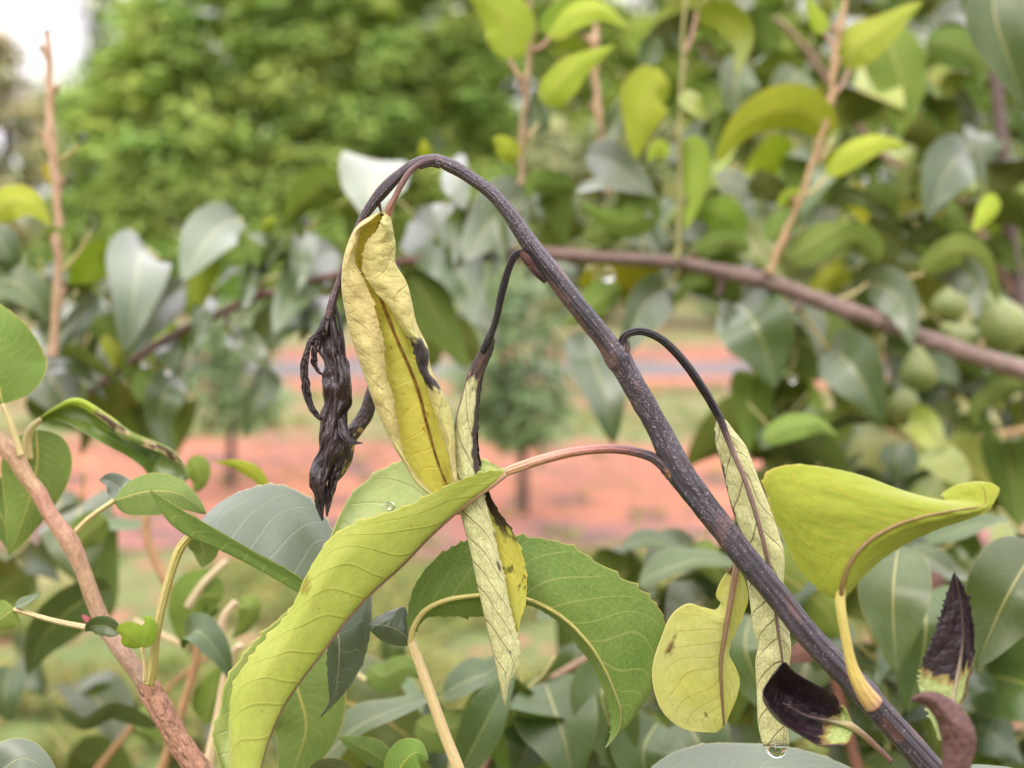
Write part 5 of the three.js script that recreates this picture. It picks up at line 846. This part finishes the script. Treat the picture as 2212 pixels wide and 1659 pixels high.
// ---- low leafy growth in front, below the black shoot
const lowA = thing('leafy_shoot', 'leafy pear shoot of dark silvery leaves below the stalked green leaf', 'pear shoot', P(1000, 1800, 0.4));
const lowB = thing('leafy_shoot', 'leafy pear shoot of dark leaves behind the thick lower black stem', 'pear shoot', P(1900, 1800, 0.4));
const lowC = thing('leafy_shoot', 'sparse leafy shoot with thin brown stems beside the stout tan shoot', 'pear shoot', P(300, 1800, 0.42));
tube(lowA, 0.4, [[1000, 1800, 0, 14], [1050, 1650, 20, 11], [1150, 1500, 30, 9], [1300, 1400, 40, 8], [1420, 1300, 50, 6]], SM.bark, { n: 40, rs: 10, col: () => [0.3, 0.2, 0.12] });
tube(lowB, 0.42, [[1900, 1800, 0, 14], [1850, 1650, 20, 12], [1800, 1450, 30, 10], [1750, 1250, 40, 8], [1800, 1150, 40, 6]], SM.bark, { n: 40, rs: 10, col: () => [0.27, 0.12, 0.075] });
tube(lowC, 0.42, [[300, 1800, 0, 12], [420, 1440, 0, 9], [400, 1330, 0, 10], [350, 1240, 0, 10], [318, 1160, 0, 9], [316, 1110, 0, 8]], SM.bark, { n: 50, rs: 10, col: () => [0.42, 0.25, 0.11] });
tube(lowC, 0.5, [[140, 1760, 0, 8], [260, 1600, 0, 7], [380, 1470, 0, 6], [480, 1400, 0, 5]], SM.bark, { name: 'side_stem', n: 30, rs: 8, col: () => [0.36, 0.20, 0.08] });
const LA = (pts, w, o = {}) => leaf(lowA, o.d ?? 0.36, lay(pts, o.roll, 2), w, { nv: 26, nu: 12, ...o }), LBt = (pts, w, o = {}) => leaf(lowB, o.d ?? 0.36, lay(pts, o.roll, 2), w, { nv: 26, nu: 12, ...o }), LC = (pts, w, o = {}) => leaf(lowC, o.d ?? 0.4, lay(pts, o.roll, 2), w, { nv: 24, ...o });
LA([[1178, 1476, 40], [1200, 1540, 0], [1222, 1610, -20], [1240, 1700, -30]], 190, { roll: 2, fold: 16 });
LA([[690, 1655, 30], [760, 1580, 10], [850, 1535, 0], [955, 1500, 20]], 130, { d: 0.33, roll: 60, fold: 10 });
LA([[960, 1500, 20], [1010, 1470, 0], [1060, 1450, 0], [1110, 1390, 10]], 110, { roll: 50 });
LA([[1000, 1659, 20], [1040, 1580, 0], [1080, 1500, 0], [1110, 1420, 10]], 110, { d: 0.34, roll: 30 });
LA([[845, 1700, 0], [870, 1650, -10], [900, 1625, -10], [925, 1640, 0]], 100, { d: 0.27, roll: 200, kind: 'green', tint: [1, 1.1, 0.8] });
LA([[850, 1660, 0], [810, 1630, -6], [770, 1610, -6], [730, 1590, 0]], 60, { d: 0.29, roll: 200, kind: 'green' });
LA([[770, 1690, 0], [740, 1660, 0], [700, 1650, 0], [660, 1670, 0]], 70, { d: 0.27, roll: 50, kind: 'green' });
LA([[880, 1340, 20], [850, 1390, 0], [860, 1450, 0], [900, 1500, 0]], 60, { d: 0.5, roll: 10 });
LA([[800, 1440, 20], [830, 1460, 0], [880, 1440, 0], [930, 1470, 0]], 70, { roll: 190 });
LA([[900, 1560, 20], [950, 1580, 0], [1000, 1560, 0], [1050, 1530, 0]], 90, { roll: 190 });
LA([[1130, 1560, 20], [1140, 1610, 0], [1110, 1680, 0]], 110, { roll: 10 });
LA([[1330, 1460, 20], [1300, 1500, 0], [1330, 1600, 0], [1350, 1680, 0]], 150, { roll: 6 });
LA([[1420, 1560, 20], [1390, 1620, 0], [1400, 1700, 0]], 170, { roll: 4, fold: 20 });
LA([[1480, 1555, 20], [1510, 1610, 0], [1530, 1690, 0]], 160, { roll: 4, fold: 18 });
LA([[1160, 1330, 30], [1220, 1320, 10], [1290, 1330, 0], [1340, 1360, 0]], 80, { d: 0.42, roll: 55 });
LA([[1260, 1560, 30], [1230, 1480, 10], [1240, 1420, 0], [1280, 1390, 0]], 100, { d: 0.42, roll: 30 });
LA([[620, 1400, 20], [640, 1480, 0], [660, 1580, 0], [610, 1720, 0]], 210, { d: 0.30, roll: 182, kind: 'green', nv: 36, fold: 6, label: 'pale green leaf behind the folded lime leaf' });
LA([[680, 1360, 20], [690, 1420, 0], [680, 1500, 0], [640, 1560, 0]], 110, { d: 0.36, roll: 10 });
foliage(lowA, 50, 640, 1440, 1480, 1720, 0.36, 0.55, { sky: 0.7, size: 0.85 });
LBt([[1345, 1180, 20], [1400, 1170, 10], [1460, 1190, 0], [1530, 1230, 0]], 70, { d: 0.44, roll: 55 });
LBt([[1380, 1260, 20], [1440, 1230, 0], [1520, 1210, 0], [1600, 1220, 10]], 110, { d: 0.40, roll: 58 });
LBt([[1500, 1180, 20], [1530, 1210, 0], [1560, 1270, 0]], 70, { d: 0.42, roll: 180 });
LBt([[1940, 1180, 40], [1930, 1260, 0], [1930, 1350, -10], [1938, 1460, -20]], 160, { d: 0.33, roll: 8, fold: 16 });
LBt([[1985, 1290, 40], [2000, 1340, 0], [1990, 1440, 0], [1960, 1540, 0]], 190, { d: 0.36, roll: 2, fold: 10 });
LBt([[2240, 1180, 30], [2190, 1260, 0], [2150, 1340, 0], [2108, 1445, 0]], 190, { d: 0.31, roll: 8, fold: 10, nv: 34 });
LBt([[1960, 1190, 20], [2010, 1210, 0], [2060, 1240, 0], [2110, 1250, 0]], 80, { d: 0.42, roll: 50 });
LBt([[2000, 1170, 20], [2060, 1150, 0], [2120, 1130, 0], [2180, 1120, 0]], 80, { d: 0.40, roll: 50 });
LBt([[1390, 1700, 0], [1560, 1668, -6], [1740, 1668, -6], [1990, 1740, 0]], 170, { d: 0.272, roll: 48, fold: 6, kind: 'green', nv: 60, nu: 18, teeth: 30, label: 'large silvery leaf with fine saw teeth along the bottom' });
LBt([[2020, 1700, 0], [2090, 1668, 0], [2160, 1664, 0], [2230, 1672, 0]], 40, { d: 0.26, roll: 60, kind: 'green' });
LBt([[1620, 1330, 30], [1610, 1400, 0], [1640, 1480, 0], [1690, 1560, 0]], 120, { d: 0.38, roll: 8 });
LBt([[1790, 1330, 30], [1780, 1390, 0], [1760, 1450, 0]], 120, { d: 0.42, roll: 10 });
LBt([[1640, 1600, 30], [1700, 1560, 0], [1780, 1560, 0]], 120, { d: 0.36, roll: 30 });
LBt([[1700, 1180, 10], [1740, 1260, 0], [1740, 1330, 0]], 110, { d: 0.44, roll: 4 });
LBt([[2040, 1250, 10], [1990, 1265, 0], [1940, 1290, 0]], 50, { d: 0.4, roll: 176, kind: M.brownUnder ? [M.brownUnder, M.brownUnder] : 'mature', tint: [1.25, 1.25, 1] });
LBt([[1770, 1400, 10], [1730, 1410, 0], [1690, 1430, 0]], 50, { d: 0.36, roll: 176, kind: [M.brownUnder, M.brownUnder], tint: [1.25, 1.2, 0.9] });
foliage(lowB, 76, 1480, 2230, 1180, 1700, 0.40, 0.62, { sky: 0.65, young: 0 });
foliage(lowB, 36, 1620, 2230, 1040, 1240, 0.46, 0.7, { sky: 0.5, young: 0.1 });
foliage(lowB, 16, 1330, 1640, 1150, 1330, 0.42, 0.6, { sky: 0.65 });
foliage(branch, 34, 0, 420, 580, 900, 0.56, 0.8, { sky: 0.45, young: 0.12 });
foliage(branch, 22, 600, 1060, 430, 720, 0.62, 0.8, { sky: 0.4 });
foliage(branch, 26, 1130, 1620, 380, 600, 0.6, 0.8, { sky: 0.4, young: 0.15 });
foliage(lowC, 13, -20, 600, 1330, 1700, 0.55, 0.95, { sky: 0.6, young: 0.03, size: 0.9 });
foliage(lowC, 8, -20, 240, 1050, 1260, 0.45, 0.7, { sky: 0.5, young: 0.1 });
LC([[400, 1378, 30], [430, 1366, 0], [470, 1410, 0], [505, 1480, 10]], 90, { d: 0.33, roll: 40, tint: [0.9, 1, 0.9] });
LC([[480, 1290, 20], [430, 1290, 0], [410, 1350, 0], [400, 1400, 0]], 120, { d: 0.40, roll: 190 });
LC([[520, 1290, 20], [540, 1310, 0], [530, 1350, 0], [500, 1380, 0]], 50, { d: 0.38, roll: 190 });
LC([[240, 1270, 20], [160, 1310, 0], [90, 1380, 0], [60, 1460, 0]], 120, { d: 0.42, roll: 26 });
LC([[340, 1570, 20], [250, 1530, 0], [180, 1560, 0], [120, 1520, 0]], 60, { d: 0.40, roll: 50 });
LC([[300, 1530, 20], [330, 1560, 0], [350, 1600, 0]], 70, { d: 0.44, roll: 190 });
LC([[-30, 1720, 0], [10, 1660, 0], [60, 1640, 0], [130, 1690, 0]], 110, { d: 0.27, roll: 30, kind: 'green' });
LC([[440, 1560, 20], [460, 1500, 0], [470, 1440, 0]], 90, { d: 0.42, roll: 190 });
LC([[230, 1120, 20], [180, 1160, 0], [160, 1200, 0]], 80, { d: 0.42, roll: 190 });
LC([[20, 1440, 20], [10, 1500, 0], [20, 1560, 0]], 80, { d: 0.44, roll: 10 });
LC([[200, 1130, 20], [260, 1140, 0], [330, 1130, 0]], 60, { d: 0.44, roll: 60 });
tube(lowC, 0.34, [[440, 1690, 0, 12], [470, 1560, 0, 11], [488, 1460, 0, 10], [508, 1405, 0, 9], [525, 1395, 0, 7]], SM.petiole, { name: 'leaf_stalk', n: 30, rs: 10, col: () => [0.62, 0.48, 0.28] });
tube(lowC, 0.36, [[475, 1370, 0, 9], [486, 1330, 0, 9], [510, 1300, 0, 8]], SM.petiole, { name: 'leaf_stalk', n: 16, rs: 10, col: () => [0.55, 0.42, 0.25] });
tube(lowC, 0.40, [[404, 1312, 0, 9], [440, 1260, 0, 8], [490, 1212, 0, 7]], SM.petiole, { name: 'leaf_stalk', n: 16, rs: 10, col: () => [0.52, 0.42, 0.24] });
tube(lowC, 0.42, [[410, 1398, 0, 7], [350, 1372, 0, 7], [290, 1340, 0, 6]], SM.petiole, { name: 'leaf_stalk', n: 16, rs: 10, col: () => [0.55, 0.42, 0.22] });
tube(lowA, 0.36, [[790, 1470, 0, 6], [750, 1440, 0, 6], [700, 1400, 0, 6]], SM.petiole, { name: 'leaf_stalk', n: 16, rs: 10, col: () => [0.5, 0.45, 0.2] });
// drops on the branch behind
drop(1313, 592, 0.56, 15, 'bright water drop under the branch beside the black stem');
drop(1403, 460, 0.56, 9, 'small bright drop on a leaf over the branch');
drop(446, 706, 0.555, 10, 'bright drop under the thin left part of the branch, beside a grey leaf');
drop(314, 784, 0.555, 10, 'bright drop under the thin end of the branch beside bare clay');
drop(1712, 818, 0.56, 9, 'small drop on the tip of a broad dark hanging leaf');
drop(364, 800, 0.555, 8, 'small drop beside the dark leaf at the branch end');

// ---- the next orchard row, behind the viewer: it shades the low sky on that side
for (const [x, z, h, lab] of [[-2.6, 2.6, 3.0, 'pear tree of the next row, beside the gap where the grass begins'], [-0.1, 3.1, 3.3, 'tallest pear tree of the next row behind the viewer'], [2.5, 2.5, 2.9, 'lowest pear tree of the next row behind the viewer']]) {
  const base = V3(x, 0, z), t = thing('orchard_tree', lab, 'tree', base, 'next orchard row behind the viewer'), list = [];
  part(t, 'trunk', poleGeo(base.clone(), base.clone().add(V3(0, h * 0.8, 0)), 0.06, 0.02, 0.05), trunkMat);
  for (let k = 0; k < 2600; k++) { const d = rdir(), r = Math.pow(rnd(), 0.4), dir = d.clone().add(V3(0, -0.5, 0)).normalize(), nn = V3(rr(-0.5, 0.5), 1, rr(-0.5, 0.5)), g = rr(0.8, 1.2); list.push([V3(x + d.x * 1.25 * r, h * 0.58 + d.y * h * 0.42 * r, z + d.z * 0.9 * r), dir, nn.addScaledVector(dir, -nn.dot(dir)).normalize(), [g, g, g, rr(0.8, 1.3)]]); }
  part(t, 'crown', leafCloud(list, 0.11, 0.06), saplingMat);
}

renderer.render(scene, camera);
